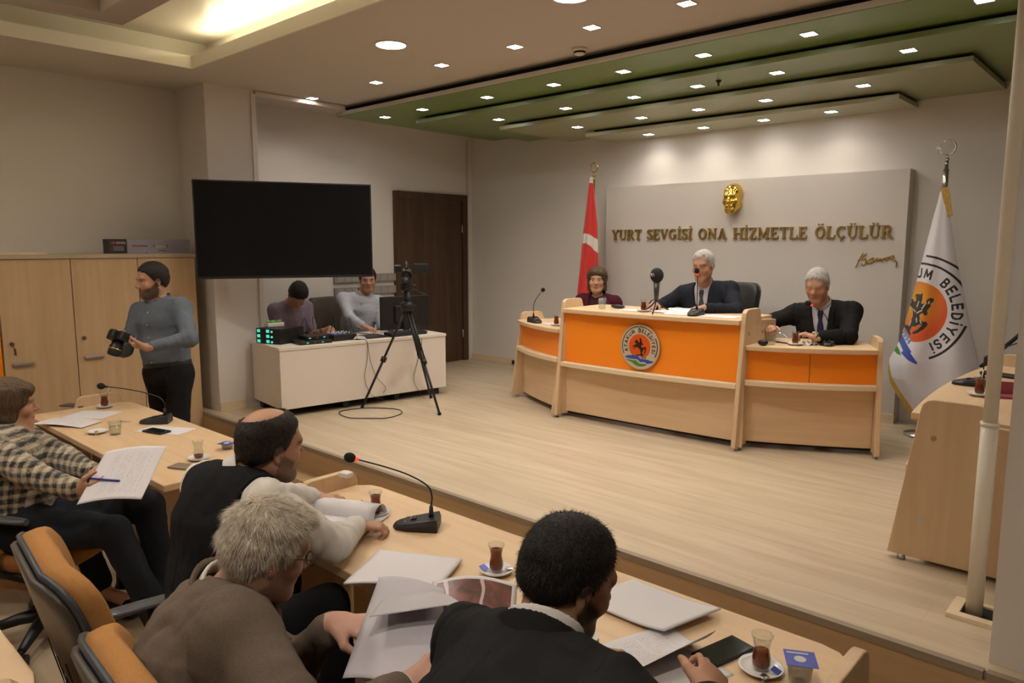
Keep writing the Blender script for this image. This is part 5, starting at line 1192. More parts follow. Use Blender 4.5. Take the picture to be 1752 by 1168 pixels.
def person(name, label, base, rz, Pv, Nk, fwd, head, hands, legs, outfit, skin=(.46, .25, .155), hair=None, h=.006, group=None, build=1.0, sw=.185, hh=.006, beard=None, age=0, fem=False, sexh=1.0, hscale=1.0, forearm=.26, upper=.285):
    """all positions in world metres; parts stored relative to the base Empty"""
    t = thing(name, label, 'person', base, 0, group); base = np.asarray(base, F32)
    Pv, Nk = np.asarray(Pv, F32), np.asarray(Nk, F32); up = nrm(Nk - Pv); Mc = frame(fwd, up); Rt, Fw, Up = Mc[0], np.cross(up, Mc[0]), up; Mc = np.stack([Rt, Fw, Up])
    A = Pv + (Nk - Pv) * .38; Bc = Pv + (Nk - Pv) * .74; bd = build
    H = np.asarray(head[0], F32); Mh = frame(head[1], head[2] if len(head) > 2 else (0, 0, 1)); hp, hpost = head_prims(H, Mh, hscale, 1.0 if not fem else .93)
    nb = H - Mh[2] * .065 * hscale - Mh[1] * .022
    S = {k: Nk - Up * .045 + Rt * sw * sg for k, sg in (('L', -1), ('R', 1))}
    if 'shoulder' in outfit:
        for k, dv in outfit['shoulder'].items(): S[k] = S[k] + np.asarray(dv, F32)
    EL = {}; WR = {}
    for k in 'LR':
        hd = hands[k]; WR[k] = np.asarray(hd['w'], F32); EL[k] = ik(S[k], WR[k], upper, forearm, hd.get('hint', (0, 0, -1)))
        dist = float(np.linalg.norm(WR[k] - S[k])); mx = (upper + forearm) * .99
        if dist > mx: WR[k] = S[k] + (WR[k] - S[k]) * mx / dist
    def torso(i, shirt=False):
        return [(ecap(Pv + Up * .0, A, Rt, (.160 * bd + i, .115 * bd + i), (.148 * bd + i, .108 * bd + i)), .0), (ecap(A, Bc, Rt, (.150 * bd + i, .110 * bd + i), (.168 * bd + i, .112 * bd + i)), .05),
                (ecap(Bc, Nk - Up * .055, Rt, (.166 * bd + i, .110 * bd + i), (.135 + i, .080 + i)), .05), (cone(S['L'], S['R'], .054 + i, .054 + i), .05),
                (cone(Nk - Up * .018 - Fw * .010, (S['L'] + Nk) / 2 - Up * .008, .044 + i * .5, .042 + i * .8), .030), (cone(Nk - Up * .018 - Fw * .010, (S['R'] + Nk) / 2 - Up * .008, .044 + i * .5, .042 + i * .8), .030)] + \
               ([(ell(Bc + Fw * .055 + Rt * .07 * q - Up * .0, (.062 + i, .055 + i, .065 + i), Mc), .05) for q in (-1, 1)] if fem else []) + \
               ([(ell(A + Fw * outfit['belly'] - Up * .03, (.13 + i, .10 + i, .13 + i), Mc), .06)] if outfit.get('belly') else [])
    def arms(i, stop=1.0, start=0):
        out = []
        for k in 'LR':
            s_, e, w_ = S[k], EL[k], WR[k]
            if stop <= .5: out.append((cone(s_, s_ + (e - s_) * stop * 2, .050 + i, .046 + i * 1.2), .04)); continue
            e2 = e + (w_ - e) * ((stop - .5) * 2)
            out += [(cone(s_, e, .050 + i, .041 + i), .04), (cone(e, e2, .041 + i, .028 + i * .85), .02)]
        return out
    def legp(i, stop=1.0, hem=0):
        out = []
        for k, sg in (('L', -1), ('R', 1)):
            hip = Pv + Rt * .085 * sg * bd + (Up * -.01); kn = np.asarray(legs[k][0], F32); an = np.asarray(legs[k][1], F32)
            out += [(cone(hip, kn, .080 * bd + i, .054 + i), .05), (cone(kn, kn + (an - kn) * stop, .054 + i, .038 + i * 1.3), .02)]
        return out
    # ---- body
    hpr = []
    for k, sg in (('L', -1), ('R', 1)):
        hd = hands[k]
        hpr += hand_prims(WR[k], hd.get('d', WR[k] - EL[k]), hd.get('n', (0, 0, -1)), hd.get('side', sg), hd.get('curl', .45), .97 if not fem else .9, thumb=hd.get('thumb', .5))
    ft = [(ecap(np.asarray(legs[k][1], F32) + V(0, 0, -.02), np.asarray(legs[k][1], F32) + nrm(np.array([Fw[0], Fw[1], 0])) * .15 + V(0, 0, -.055), Rt, (.035, .032), (.038, .02)), .02) for k in 'LR']
    body = hp + [(cone(nb, Nk - Up * .01, .053 if not fem else .046, .056 if not fem else .048), .030)] + torso(-.004) + arms(0) + legp(0) + ft + hpr
    pts = np.array([H + Mh[2] * .13, H - Mh[1] * .12, H + Mh[1] * .12, H - Mh[0] * .1, H + Mh[0] * .1, Pv - .22, Pv + .22, S['L'], S['R'], EL['L'], EL['R']] + [np.asarray(legs[k][j], F32) for k in 'LR' for j in (0, 1)] + [WR[k] + nrm(hands[k].get('d', WR[k] - EL[k])) * .2 for k in 'LR'])
    lo, hi = pts.min(0) - .10, pts.max(0) + .10
    fl = float(base[2])
    Vt, Q = mesh_field(body, lo, hi, h, hpost)
    L = (Vt - H) @ Mh.T / hscale; x, y, z = L[:, 0], L[:, 1], L[:, 2]; ax = np.abs(x)
    c = np.tile(np.array([skin], F32), (len(Vt), 1))
    def blend(m, col): 
        m = np.clip(m, 0, 1)[:, None]; c[:] = c * (1 - m) + np.array(col, F32) * m
    hd = (np.abs(L).max(1) < .15)
    g = lambda q, s_: np.exp(-(q / s_) ** 2)
    cheek = g(ax - .045, .02) * g(z + .03, .025) * (y > .03) * hd; blend(cheek * .35, (skin[0] * 1.05, skin[1] * .72, skin[2] * .68)); blend(g(x, .014) * g(z + .03, .014) * (y > .095) * .3 * hd, (skin[0] * 1.05, skin[1] * .7, skin[2] * .65))
    if beard:
        bm_ = hd * np.clip(((-.047 + np.clip(.070 - y, 0, .07) * .62 + .004 * np.sin(x * 300)) - z) / .010, 0, 1) * (y > -.002) * np.clip((z + .135) / .02, 0, 1) * (1 - g(x, .016) * g(z + .085, .006) * .3); blend(bm_ * beard[1], beard[0])
    lip = hd * (y > .07) * g(x, .021) * g(z + .067, .0085); blend(np.clip(lip * 1.6, 0, 1) * .75, (.36, .11, .09) if not fem else (.42, .07, .06)); blend(hd * (y > .07) * (ax < .022) * g(z + .0672, .0022) * .8, (.10, .03, .025))
    if outfit.get('mustache'): blend(hd * (y > .07) * (ax < .026) * g(z + .053 + ax * .15, .005) * .8, outfit['mustache'])
    brow = hd * (y > .055) * np.clip(g(z - .021 + (ax - .032) ** 2 * 8, .0055) * 1.5, 0, 1) * ((ax > .012) & (ax < .054)); bc = hair['col'] if hair and not age else ((.30, .27, .24) if age > 1 else (.07, .05, .04)); blend(brow * .6, bc)
    ey = hd * (y > .07) * (((ax - .0315) / .0135) ** 2 + (z + .001) ** 2 / .0062 ** 2 < 1); 
    if not outfit.get('eyes_down'):
        blend(ey * 1., (.55, .5, .45)); blend(ey * ((ax - .0315) ** 2 + (z + .001) ** 2 < .0058 ** 2), (.03, .018, .012)); blend(hd * (y > .07) * g((ax - .0315), .015) * g(z - .006, .002) * .6, (.06, .03, .02))
    else: blend(hd * (y > .07) * g((ax - .0315), .013) * g(z + .005, .0022) * .9, (.05, .03, .02))
    nails = None
    if hair and hair.get('kind') in ('short', 'fluffy', 'balding'):
        hl = hairline('short')(y); m = hd * (z > hl + .002) * (np.abs(y) < .12)
        if hair['kind'] == 'balding': m = m * (((x + .008) / .066) ** 2 + ((y + .040) / .078) ** 2 + ((z - .115) / .066) ** 2 > 1)
        blend(m * np.clip((z - hl) / .012, 0, 1) * hair.get('root', .9), np.array(hair['col']) * .9 + np.array(skin) * .1)
    rawmesh('body', Vt - base, Q, m_skin, t, c)
    # ---- garments
    nz = outfit.get('fold', .0045); kind = outfit['top']
    def fold(P):
        a = noise(P, 11 + int(abs(base[0]) * 10), 13); b = noise(P * np.array([1, 1, .45], F32), 7 + int(abs(base[1]) * 10), 34)
        o = nz * a + nz * 1.1 * (.45 - np.abs(b)) + nz * .3 * noise(P, 5, 60)
        q = P - Nk; u, v, w = q @ Rt, q @ Fw, q @ Up
        if outfit.get('seams', kind in ('suit', 'vest')):
            o = o + .0045 * np.exp(-(u / .0045) ** 2) * (v < -.02) * (w < -.04)
            for k in 'LR':
                qs = P - S[k]; o = o + .0055 * np.exp(-(((qs @ Rt) * (1 if k == 'R' else -1) - .006 + .12 * (qs @ Up)) / .006) ** 2) * (np.abs(qs @ Up) < .13)
        return o
    def elbowfold(P):
        o = 0
        for k in 'LR':
            dv = nrm(WR[k] - EL[k]); q = P - EL[k]; r = np.linalg.norm(q, axis=1); o = o + .0032 * np.sin((q @ dv) * 150 + 2 * noise(P, 3, 20)) * np.exp(-(r / .085) ** 2)
        return o
    def garment(nm, prims, m, post, lo_, hi_, hv=None, colf=None, mk=None):
        Vg, Qg = mesh_field(prims, lo_, hi_, hv or h, post)
        return rawmesh(nm, Vg - base, Qg, m, t, colf(Vg) if colf else None)
    def uvw(P): q = P - Nk; return q @ Rt, q @ Fw, q @ Up
    neckd = nrm(nb - Nk)
    def collar(rad, h0, h1, th, gap, m, nm, tilt=.0, fr=-9, flare=.0):
        c0 = Nk + Up * .0; ux = nrm(Rt - neckd * float(Rt @ neckd)); uy = np.cross(neckd, ux)
        def f(P):
            q = P - c0; zz = q @ neckd; xx = q @ ux; yy = q @ uy; hmax = h1 - tilt * (yy / rad + 1) * .5 * (h1 - h0)
            rr = np.sqrt(xx ** 2 + (yy * .94) ** 2); dd = np.abs(rr - (rad + flare * (zz - h0))) - th
            dd = np.maximum(dd, np.maximum(h0 - zz, zz - hmax))
            if gap is not None: dd = np.maximum(dd, -np.maximum(np.abs(xx) - gap * rad * np.clip((zz - h0 + .012) / (h1 - h0), .08, 2), -yy + rad * .3))
            if fr > -5: dd = np.maximum(dd, yy - fr)
            return dd
        return garment(nm, [(f, 0)], m, None, c0 - .16, c0 + .16, min(h, .0042), None)
    tl, th_ = np.array([S['L'], S['R'], EL['L'], EL['R'], WR['L'], WR['R'], Pv - .24, Pv + .24]).min(0) - .12, np.array([S['L'], S['R'], EL['L'], EL['R'], WR['L'], WR['R'], Pv - .24, Pv + .24]).max(0) + .12
    th_[2] = max(Nk[2] + .12, th_[2]); hemz = outfit.get('hem', -.12)
    def hemcut(P, d): u, v, w = uvw(P); return np.maximum(d, -(w + float((Nk - Pv) @ Up) - hemz))
    # garments are clipped away from the neck column
    neckc = cone(Nk + neckd * -.02, nb + Mh[2] * .02, .058 if not fem else .052, .060)
    def vcut(P, d, top, bot, hw, soft=0):
        u, v, w = uvw(P); half = hw * np.clip((w - bot) / (top - bot), 0, 1.05); m = np.maximum(np.maximum(np.abs(u) - half, bot - w), .01 - v); return np.maximum(d, -m)
    if kind in ('suit', 'jacket'):
        sm_ = outfit['shirt']; jm = outfit['jacket']; vb = outfit.get('vbot', -.34); hw = outfit.get('vhw', .075)
        if outfit.get('front', True):
            garment('shirt', torso(.008), sm_, lambda P, d: np.maximum(hemcut(P, d + .3 * fold(P)), -neckc(P)), tl, th_)
        collar(.066, .004, .066 if outfit.get('front', True) else .052, .0042, .42 if outfit.get('front', True) else None, sm_, 'shirt_collar', .5 if outfit.get('front', True) else .2, -9, .10)
        inf = outfit.get('inf', .020)
        def jp(P, d):
            d = d + fold(P) + elbowfold(P); d = hemcut(P, d); d = np.maximum(d, -neckc(P) + .002)
            if outfit.get('front', True): d = vcut(P, d, .0, vb, hw)
            return d
        garment('jacket', torso(inf) + arms(inf - .004, .93), jm, jp, tl, th_, None, outfit.get('jcol'))
        if outfit.get('front', True):
            jf = torso(inf)
            for sg in (-1, 1):
                def lp(P, d, sg=sg):
                    d = d + fold(P) - .006; u, v, w = uvw(P); u = u * sg; half = hw * np.clip((w - vb) / (-vb), 0, 1.05); ww = .040 * np.clip((w - vb) / .10, .1, 1)
                    m = np.maximum(np.maximum(half - .002 - u, u - half - ww - .02 * np.clip((w + .13) / .03, 0, 1) * (w < -.10)), np.maximum(vb - w, .0 - v)); m = np.maximum(m, w - .03); m = np.maximum(m, -neckc(P)); return np.maximum(d, m)
                garment('lapel', jf, jm, lp, Nk - .45, Nk + .25, min(h, .005))
            if outfit.get('tie'):
                def tp(P, d):
                    u, v, w = uvw(P); half = np.interp(w, [-.50, -.46, -.10, -.055, -.02], [.004, .040, .022, .013, .020]); m = np.maximum(np.maximum(np.abs(u) - half, w - .004), np.maximum(-.48 - w, -v)); return np.maximum(d - .010, m)
                garment('tie', torso(.008), outfit['tie'], tp, Nk - .52, Nk + .12, min(h, .005))
                q = Nk - Up * .012 + Fw * .2; tor = torso(.014)
                for _ in range(14):
                    d = tor[0][0](q[None])
                    for fn, k_ in tor[1:]: d = smin(d, fn(q[None]), k_)
                    q = q - Fw * float(d[0])
                MB().ball(q - base, .017, 12, 8, (1, .8, 1.15)).build('tie_knot', outfit['tie'], t)
            if outfit.get('pin'): MB().ball((Nk + Rt * .105 * outfit['pin'][1] - Up * .13 + Fw * .128 - base), .007, 10, 8).build('lapel_pin', outfit['pin'][0], t)
        collar(outfit.get('colr', .070), -.012, outfit.get('colh', .030), .006, None, jm, 'jacket_collar', .6, outfit.get('colf', .030), .25)
        for k in 'LR':
            dv = nrm(WR[k] - EL[k]); a = WR[k] - dv * .030; b = WR[k] - dv * .006; M3 = (a - base, b - base); MB().tube([Vector(M3[0]), Vector(M3[1])], [.0335, .0325], 20).build('shirt_cuff', sm_, t)
    elif kind in ('shirt', 'tshirt', 'blouse', 'vest'):
        sm_ = outfit['shirt']; st = .95 if kind != 'tshirt' else .38
        garment('shirt', torso(.010) + arms(outfit.get('slv', .010), st), sm_, lambda P, d: np.maximum(hemcut(P, d + fold(P) + elbowfold(P)), -neckc(P) + .002), tl, th_, None, outfit.get('jcol'))
        if kind != 'blouse' and kind != 'tshirt': collar(.064, .0, .060 if kind == 'shirt' else .046, .0045, .55, sm_, 'shirt_collar', .5, -9, .22 if kind == 'shirt' else .05)
        if kind == 'tshirt': collar(.060, .0, .014, .004, None, sm_, 'neck_band')
        if kind == 'shirt' and outfit.get('buttons'):
            for i in range(5):
                p = Nk - Up * (.06 + .085 * i) + Fw * .2; q = p.copy()
                # walk inwards onto the shirt front
                tor = torso(.012)
                for _ in range(12):
                    d = tor[0][0](q[None]); 
                    for fn, k_ in tor[1:]: d = smin(d, fn(q[None]), k_)
                    q = q - Fw * float(d[0])
                MB().ball(q - base, .0055, 8, 6).build('button', outfit['buttons'], t)
        if kind == 'vest':
            def vp(P, d):
                u, v, w = uvw(P); d = hemcut(P, d + fold(P) * .6); d = np.maximum(d, -neckc(P) + .002); d = vcut(P, d, .0, -.30, .07)
                return np.maximum(d, np.abs(u) - outfit.get('vw', sw + .02) + .0)
            garment('waistcoat', torso(.026), outfit['vest'], vp, tl, th_)
    # ---- trousers, shoes
    if outfit.get('legs'):
        ll = np.array([Pv - .22, Pv + .22] + [np.asarray(legs[k][j], F32) for k in 'LR' for j in (0, 1)]); tp = [(ecap(Pv - Up * .02, Pv + Up * .07, Rt, (.168 * bd, .124 * bd), (.155 * bd, .118 * bd)), .0)] + legp(.014, outfit.get('legstop', .94))
        garment('trousers' if not outfit.get('skirt') else 'skirt', tp, outfit['legs'], lambda P, d: d + nz * 1.1 * noise(P, 31, 15) + .002 * noise(P, 32, 50), ll.min(0) - .12, ll.max(0) + .12, max(h, .007))
        for k in 'LR':
            an = np.asarray(legs[k][1], F32); ff = nrm(np.array([Fw[0], Fw[1], 0])); 
            sp = [(ecap(V(an[0], an[1], fl + .050) - ff * .02, V(an[0], an[1], fl + .036) + ff * .17, Rt, (.043, .048), (.046, .034)), 0), (cone(an, V(an[0], an[1], fl + .07), .042, .046), .02)]
            garment('shoe', sp, outfit.get('shoe', m_black), lambda P, d: np.maximum(d, fl + .002 - P[:, 2]), np.minimum(an, an + ff * .2) - .13, np.maximum(an, an + ff * .2) + .13, .008)
    if outfit.get('belt'):
        ub = [(ecap(Pv + Up * .035, Pv + Up * .075, Rt, (.172 * bd, .130 * bd), (.168 * bd, .127 * bd)), 0)]
        garment('belt', ub, m_black, lambda P, d: np.maximum(np.abs(d) - .004, np.abs((P - Pv) @ Up - .055) - .018), Pv - .25, Pv + .25, .006)
    # ---- hair
    if hair:
        th = hair.get('t', .010); hc = mat('hair_' + hair['name'], hair['col'], .55 if not hair.get('grey') else .7, var=.35, vscale=120, spec=.35, bump=.6, bscale=260, stretch=(1, 1, .35)); kd = hair['kind']
        def loc(P): L = (P - H) @ Mh.T / hscale; return L[:, 0], L[:, 1], L[:, 2]
        def w(x_, y_, z_): return H + hscale * (x_ * Mh[0] + y_ * Mh[1] + z_ * Mh[2])
        if kd in ('short', 'fluffy', 'balding', 'swept'):
            pr = [(ell(w(0, -.013, .040), (np.array((.077 + th * .8, .098 + th, .084 + th))) * hscale, Mh), 0), (ell(w(0, -.035, -.01), np.array((.071 + th * .6, .068 + th * .6, .068)) * hscale, Mh), .03)]
            if kd == 'fluffy': pr += [(ell(w(0, .055, .088), np.array((.050, .038, .026)) * hscale, Mh), .02)]
            if hair.get('quiff'): pr += [(ell(w(0, .06, .100), np.array((.055, .035, .020)) * hscale, Mh), .02)]
            def hpst(P, d):
                x_, y_, z_ = loc(P); hl = hairline('short')(y_) + .004 * np.sin(np.abs(x_) * 160) - (hair.get('side', 0)) * np.exp(-((y_ - .012) / .012) ** 2); d = d + (.0035 if kd == 'fluffy' else .0016) * noise(P, 9, 90) + .001 * noise(P, 8, 220); d = d + th * .85 * hscale * np.exp(-np.clip(z_ - hl, 0, 1) / .011); d = np.maximum(d, hl - z_)
                if kd == 'balding': d = np.maximum(d, -((np.sqrt(((x_ + .008) / .065) ** 2 + ((y_ + .042) / .076) ** 2 + ((z_ - .120) / .066) ** 2) - 1) * .05))
                if hair.get('recede'): d = np.maximum(d, -((np.sqrt(((np.abs(x_) - .040) / .018) ** 2 + ((y_ - .085) / .030) ** 2 + ((z_ - .085) / .032) ** 2) - 1) * .02))
                return d
        else:  # bob
            ln = hair.get('len', -.105); pr = [(ell(w(0, -.014, .040), np.array((.091, .108, .096)) * hscale, Mh), 0), (ecap(w(0, -.030, .03), w(0, -.030, ln + .03), Mh[0], (.096 * hscale, .080 * hscale), (.092 * hscale, .074 * hscale)), .03)]
            if hair.get('fringe', True): pr += [(ell(w(.008, .066, .074), np.array((.056, .030, .024)) * hscale, Mh), .02)]
            face = ell(w(0, .105, -.045), np.array((.062, .078, .095)) * hscale, Mh)
            def hpst(P, d):
                x_, y_, z_ = loc(P); d = d + .003 * noise(P, 9, 55) + .0018 * np.sin(x_ * 420 + 3 * noise(P, 4, 30)); d = -smin(-d, face(P), .012)
                d = np.maximum(d, (ln + .012 * np.sin(x_ * 60)) - z_); d = np.maximum(d, -(np.maximum(np.abs(x_) - .055, np.maximum(-y_ - .03, z_ + .075)))); return d
        Vg, Qg = mesh_field(pr, H - .2, H + .2, hh, hpst); ho = rawmesh('hair', Vg - base, Qg, hc, t)
        if hair.get('strands'):
            rs = np.random.RandomState(5); n_ = hair['strands']; qi = rs.randint(0, len(Qg), n_); a, b, c3 = Vg[Qg[qi, 0]], Vg[Qg[qi, 1]], Vg[Qg[qi, 2]]; P0 = (a + b + c3) / 3 + rs.normal(size=(n_, 3)) * .0015
            Nn = np.cross(b - a, c3 - a); Nn /= np.linalg.norm(Nn, axis=1, keepdims=True) + 1e-9; L = (P0 - H) @ Mh.T; keep = (((P0 - H) * Nn).sum(1) > 0) & ((kd != 'balding') | ((((L[:, 0] + .008) / .070) ** 2 + ((L[:, 1] + .042) / .082) ** 2 + ((L[:, 2] - .120) / .070) ** 2) > 1)) & (L[:, 2] > hairline('short')(L[:, 1]) - .002); P0, Nn, L = P0[keep], Nn[keep], L[keep]; n_ = len(P0)
            crown = w(.005, -.055, .11); dr = P0 - crown; dr -= Nn * (dr * Nn).sum(1, keepdims=True); dr /= np.linalg.norm(dr, axis=1, keepdims=True) + 1e-6; dr = dr + rs.normal(size=(n_, 3)) * hair.get('mess', .35); lf = hair.get('lift', .5)
            ln_ = hair.get('slen', .016) * rs.uniform(.5, 1.2, (n_, 1)); g1 = dr * (1 - lf) + Nn * lf; g1 /= np.linalg.norm(g1, axis=1, keepdims=True); g2 = dr * .9 + Nn * (lf * .25) ; g2 /= np.linalg.norm(g2, axis=1, keepdims=True)
            P1 = P0 + g1 * ln_ * .5; P2 = P1 + g2 * ln_ * .6; sd = np.cross(g1, Nn); sd /= np.linalg.norm(sd, axis=1, keepdims=True) + 1e-6; wd = hair.get('sw', .0006)
            P0 = P0 - Nn * .003
            VV = np.stack([P0 - sd * wd, P0 + sd * wd, P1 + sd * wd * .8, P1 - sd * wd * .8, P2 + sd * wd * .15, P2 - sd * wd * .15], 1).reshape(-1, 3); k = np.arange(n_)[:, None] * 6
            rawmesh('hair_strands', VV - base, np.concatenate([k + np.array([[0, 1, 2, 3]]), k + np.array([[3, 2, 4, 5]])]), mat('strand_' + hair['name'], hair.get('scol', hair['col']), .6, var=.3, vscale=90, spec=.15), ho, kind='stuff')
    t['_H'] = [float(q) for q in H]; del t['_H']
    return dict(t=t, H=H, Mh=Mh, base=base, WR=WR, EL=EL, S=S, hs=hscale)
# ================================================================ THE PEOPLE
c_black = cloth_mat('black_suit', (.010, .0095, .010), .8); c_navy = cloth_mat('navy_suit', (.012, .014, .022), .75); c_char = cloth_mat('charcoal_suit', (.011, .012, .014), .8)
c_brown = cloth_mat('brown_wool', (.12, .090, .066), .9, 600, .4, .12); c_white = cloth_mat('white_shirt', (.62, .59, .54), .75, 400, .1, .02); c_pale = cloth_mat('pale_shirt', (.42, .41, .44), .75, 400, .1, .02)
c_blue = cloth_mat('blue_grey_shirt', (.115, .135, .165), .8, 500, .15, .05); c_lilac = cloth_mat('lilac_tshirt', (.22, .17, .22), .85, 500, .1, .04); c_pin = cloth_mat('white_blue_shirt', (.44, .46, .52), .75, 500, .1, .03)
c_maroon = cloth_mat('maroon_jacket', (.060, .008, .018), .8); c_trou = cloth_mat('black_trousers', (.009, .009, .010), .85); c_dtrou = cloth_mat('dark_navy_trousers', (.012, .014, .018), .85)
c_tie = cloth_mat('dark_tie', (.05, .045, .055), .6); c_tie2 = cloth_mat('navy_tie', (.018, .018, .05), .6)
def tweedcol(P):
    a = P[:, 0] * .72 + P[:, 1] * .69; b = P[:, 2]; c2 = P[:, 1] * .72 - P[:, 0] * .69
    k = 2 * PI / .038; n1 = noise(P, 3, 260) * .8; n2 = noise(P, 4, 700) * .6
    s1 = (np.sin(a * k) > .1).astype(F32); s2 = (np.sin(b * k + .6 * np.sin(c2 * 20)) > .1).astype(F32); v = np.where(s1 + s2 > 1.5, 1.0, np.where(s1 + s2 < .5, -.15, .42)) + .38 * n1 + .3 * n2
    return np.array([[.012, .011, .010]]) * (1 - np.clip(v, 0, 1)[:, None]) + np.array([[.52, .43, .30]]) * np.clip(v, 0, 1)[:, None]
m_tweed = mat('checked_wool', (1, 1, 1), .95, vcol=True, bump=.5, bscale=700, sheen=.2)
SK = (.42, .225, .140); SK2 = (.46, .26, .17); SK3 = (.38, .20, .125)
def hd(w, d=None, n=(0, 0, -1), curl=.45, hint=(0, 0, -1), **kw):
    r = dict(w=w, n=n, curl=curl, hint=hint, **kw)
    if d is not None: r['d'] = d
    return r
# --- cameraman standing by the cabinets
person('person', 'standing bearded man in a grey-blue shirt and black trousers holding a photo camera', (-5.17, 2.10, 0), 0, (-5.165, 2.11, .93), (-5.225, 2.10, 1.405), (.40, -.90, 0),
    ((-5.235, 2.065, 1.563), (.02, -.99, -.12)), dict(R=hd((-5.165, 1.80, 1.22), (.45, -.30, -.10), (.6, .2, -.5), .8, (-.8, .2, -1)), L=hd((-4.925, 1.885, 1.145), (-.55, -.60, .10), (-.3, .2, .8), .8, (.9, .6, -.6))),
    dict(L=((-5.03, 2.09, .50), (-5.02, 2.15, .09)), R=((-5.25, 2.08, .50), (-5.26, 2.14, .09))),
    dict(top='shirt', shirt=c_blue, buttons=mat('button_white', (.5, .5, .5), .4), legs=c_trou, belt=True, hem=.045, fold=.007, belly=.02), SK, dict(kind='short', name='black_short', col=(.012, .009, .007), t=.008), h=.0065, hh=.005, beard=((.032, .020, .014), .85), sw=.178)
cm = thing('photo_camera', 'black photo camera with a lens pointing down, held by the standing man', 'camera', (-5.04, 1.765, 1.215), R(20))
M_ = Matrix.Rotation(R(62), 4, 'X')
MB().box((-.07, .07), (-.03, .03), (-.045, .045), M_, bev=.01).build('camera_body', m_black, cm); MB().box((-.025, .025), (-.03, .03), (.04, .075), M_, bev=.01).build('viewfinder', m_black, cm)
MB().lathe([(0, .03), (.034, .03), (.036, .06), (.040, .065), (.040, .12), (.036, .125), (.033, .10), (0, .10)], n=24, M=M_ @ Matrix.Rotation(R(90), 4, 'X')).build('lens', m_black, cm)
MB().lathe([(.0405, .085), (.0415, .085), (.0415, .092), (.0405, .092)], n=24, M=M_ @ Matrix.Rotation(R(90), 4, 'X'), closed=True).build('lens_ring', m_brass, cm)
# --- operators behind the white desk
person('person', 'young dark-haired man in a lilac T-shirt bending his head over the audio gear', (-6.34, 3.76, D), 0, (-6.38, 3.76, .80), (-6.30, 3.755, 1.245), (1, .05, 0),
    ((-6.155, 3.745, 1.335), (.42, -.22, -.88), (.85, -.2, .5)), dict(L=hd((-5.98, 3.98, 1.01), (.8, -.2, -.3)), R=hd((-6.0, 3.62, 1.01), (.8, .2, -.3))), dict(L=((-5.98, 3.90, .78), (-6.0, 3.9, .43)), R=((-5.98, 3.70, .78), (-6.0, 3.7, .43))),
    dict(top='tshirt', shirt=c_lilac, legs=c_trou), SK3, dict(kind='short', name='black_short', col=(.012, .009, .007), t=.016), h=.008, hh=.006, sw=.17)
person('person', 'man in a white-blue shirt sitting behind the computer monitor', (-6.30, 4.55, D), 0, (-6.33, 4.52, .82), (-6.25, 4.535, 1.285), (.8, -.45, 0),
    ((-6.18, 4.575, 1.452), (.84, -.54, -.10)), dict(R=hd((-5.88, 4.30, 1.015), (.8, .1, -.1), curl=.3, hint=(0, -.6, -1)), L=hd((-5.85, 4.62, 1.015), (.7, -.3, -.1), curl=.3)), dict(L=((-5.95, 4.62, .78), (-5.95, 4.62, .43)), R=((-5.95, 4.40, .78), (-5.95, 4.4, .43))),
    dict(top='shirt', shirt=c_pin, fold=.006, legs=c_trou, buttons=mat('button_dark', (.08, .08, .1), .4)), SK, dict(kind='short', name='brown_black_short', col=(.016, .012, .009), t=.014, quiff=True), h=.007, hh=.005, sw=.178)
# --- the stage
person('person', 'woman with a brown bob and maroon jacket seated behind the desks at left', (-4.18, 5.86, D), 0, (-4.20, 5.88, .88), (-4.165, 5.80, 1.300), (.25, -.97, 0),
    ((-4.14, 5.745, 1.475), (.50, -.86, -.02)), dict(R=hd((-4.38, 5.60, 1.06), (.4, -.6, 0)), L=hd((-4.05, 5.55, 1.06), (-.5, -.6, 0))), dict(L=((-4.08, 5.48, .82), (-4.06, 5.50, .43)), R=((-4.30, 5.48, .82), (-4.3, 5.5, .43))),
    dict(top='jacket', jacket=c_maroon, shirt=cloth_mat('dark_blouse', (.05, .015, .02), .8), vbot=-.30, vhw=.06, legs=c_dtrou), SK2, dict(kind='bob', name='brown_bob', col=(.075, .042, .022), len=-.115), h=.0065, hh=.005, fem=True, sw=.165, build=.92)
mayor = person('person', 'white-haired man in a dark suit speaking at the tall central desk', (-2.90, 5.70, D), 0, (-2.88, 5.74, .96), (-2.93, 5.60, 1.455), (.08, -.99, 0),
    ((-2.905, 5.50, 1.638), (.10, -.98, -.16)), dict(R=hd((-3.19, 5.24, 1.325), (.25, -.85, -.1), (0, .1, -1), .6, (-1, .2, -.6)), L=hd((-2.74, 5.24, 1.318), (-.85, -.35, -.05), (0, .1, -1), .4, (1, .3, -.5))), dict(L=((-2.76, 5.36, .92), (-2.76, 5.42, .43)), R=((-3.02, 5.36, .92), (-3.02, 5.42, .43))),
    dict(top='suit', jacket=c_navy, shirt=c_pale, tie=c_tie, vbot=-.42, vhw=.070, legs=c_trou, pin=(m_pl, 1), eyes_down=True, inf=.024, belly=.03), SK3, dict(kind='short', name='white_short', col=(.42, .40, .37), t=.009, grey=True, recede=True, root=.5), h=.0055, hh=.004, age=1, sw=.20, build=1.15)
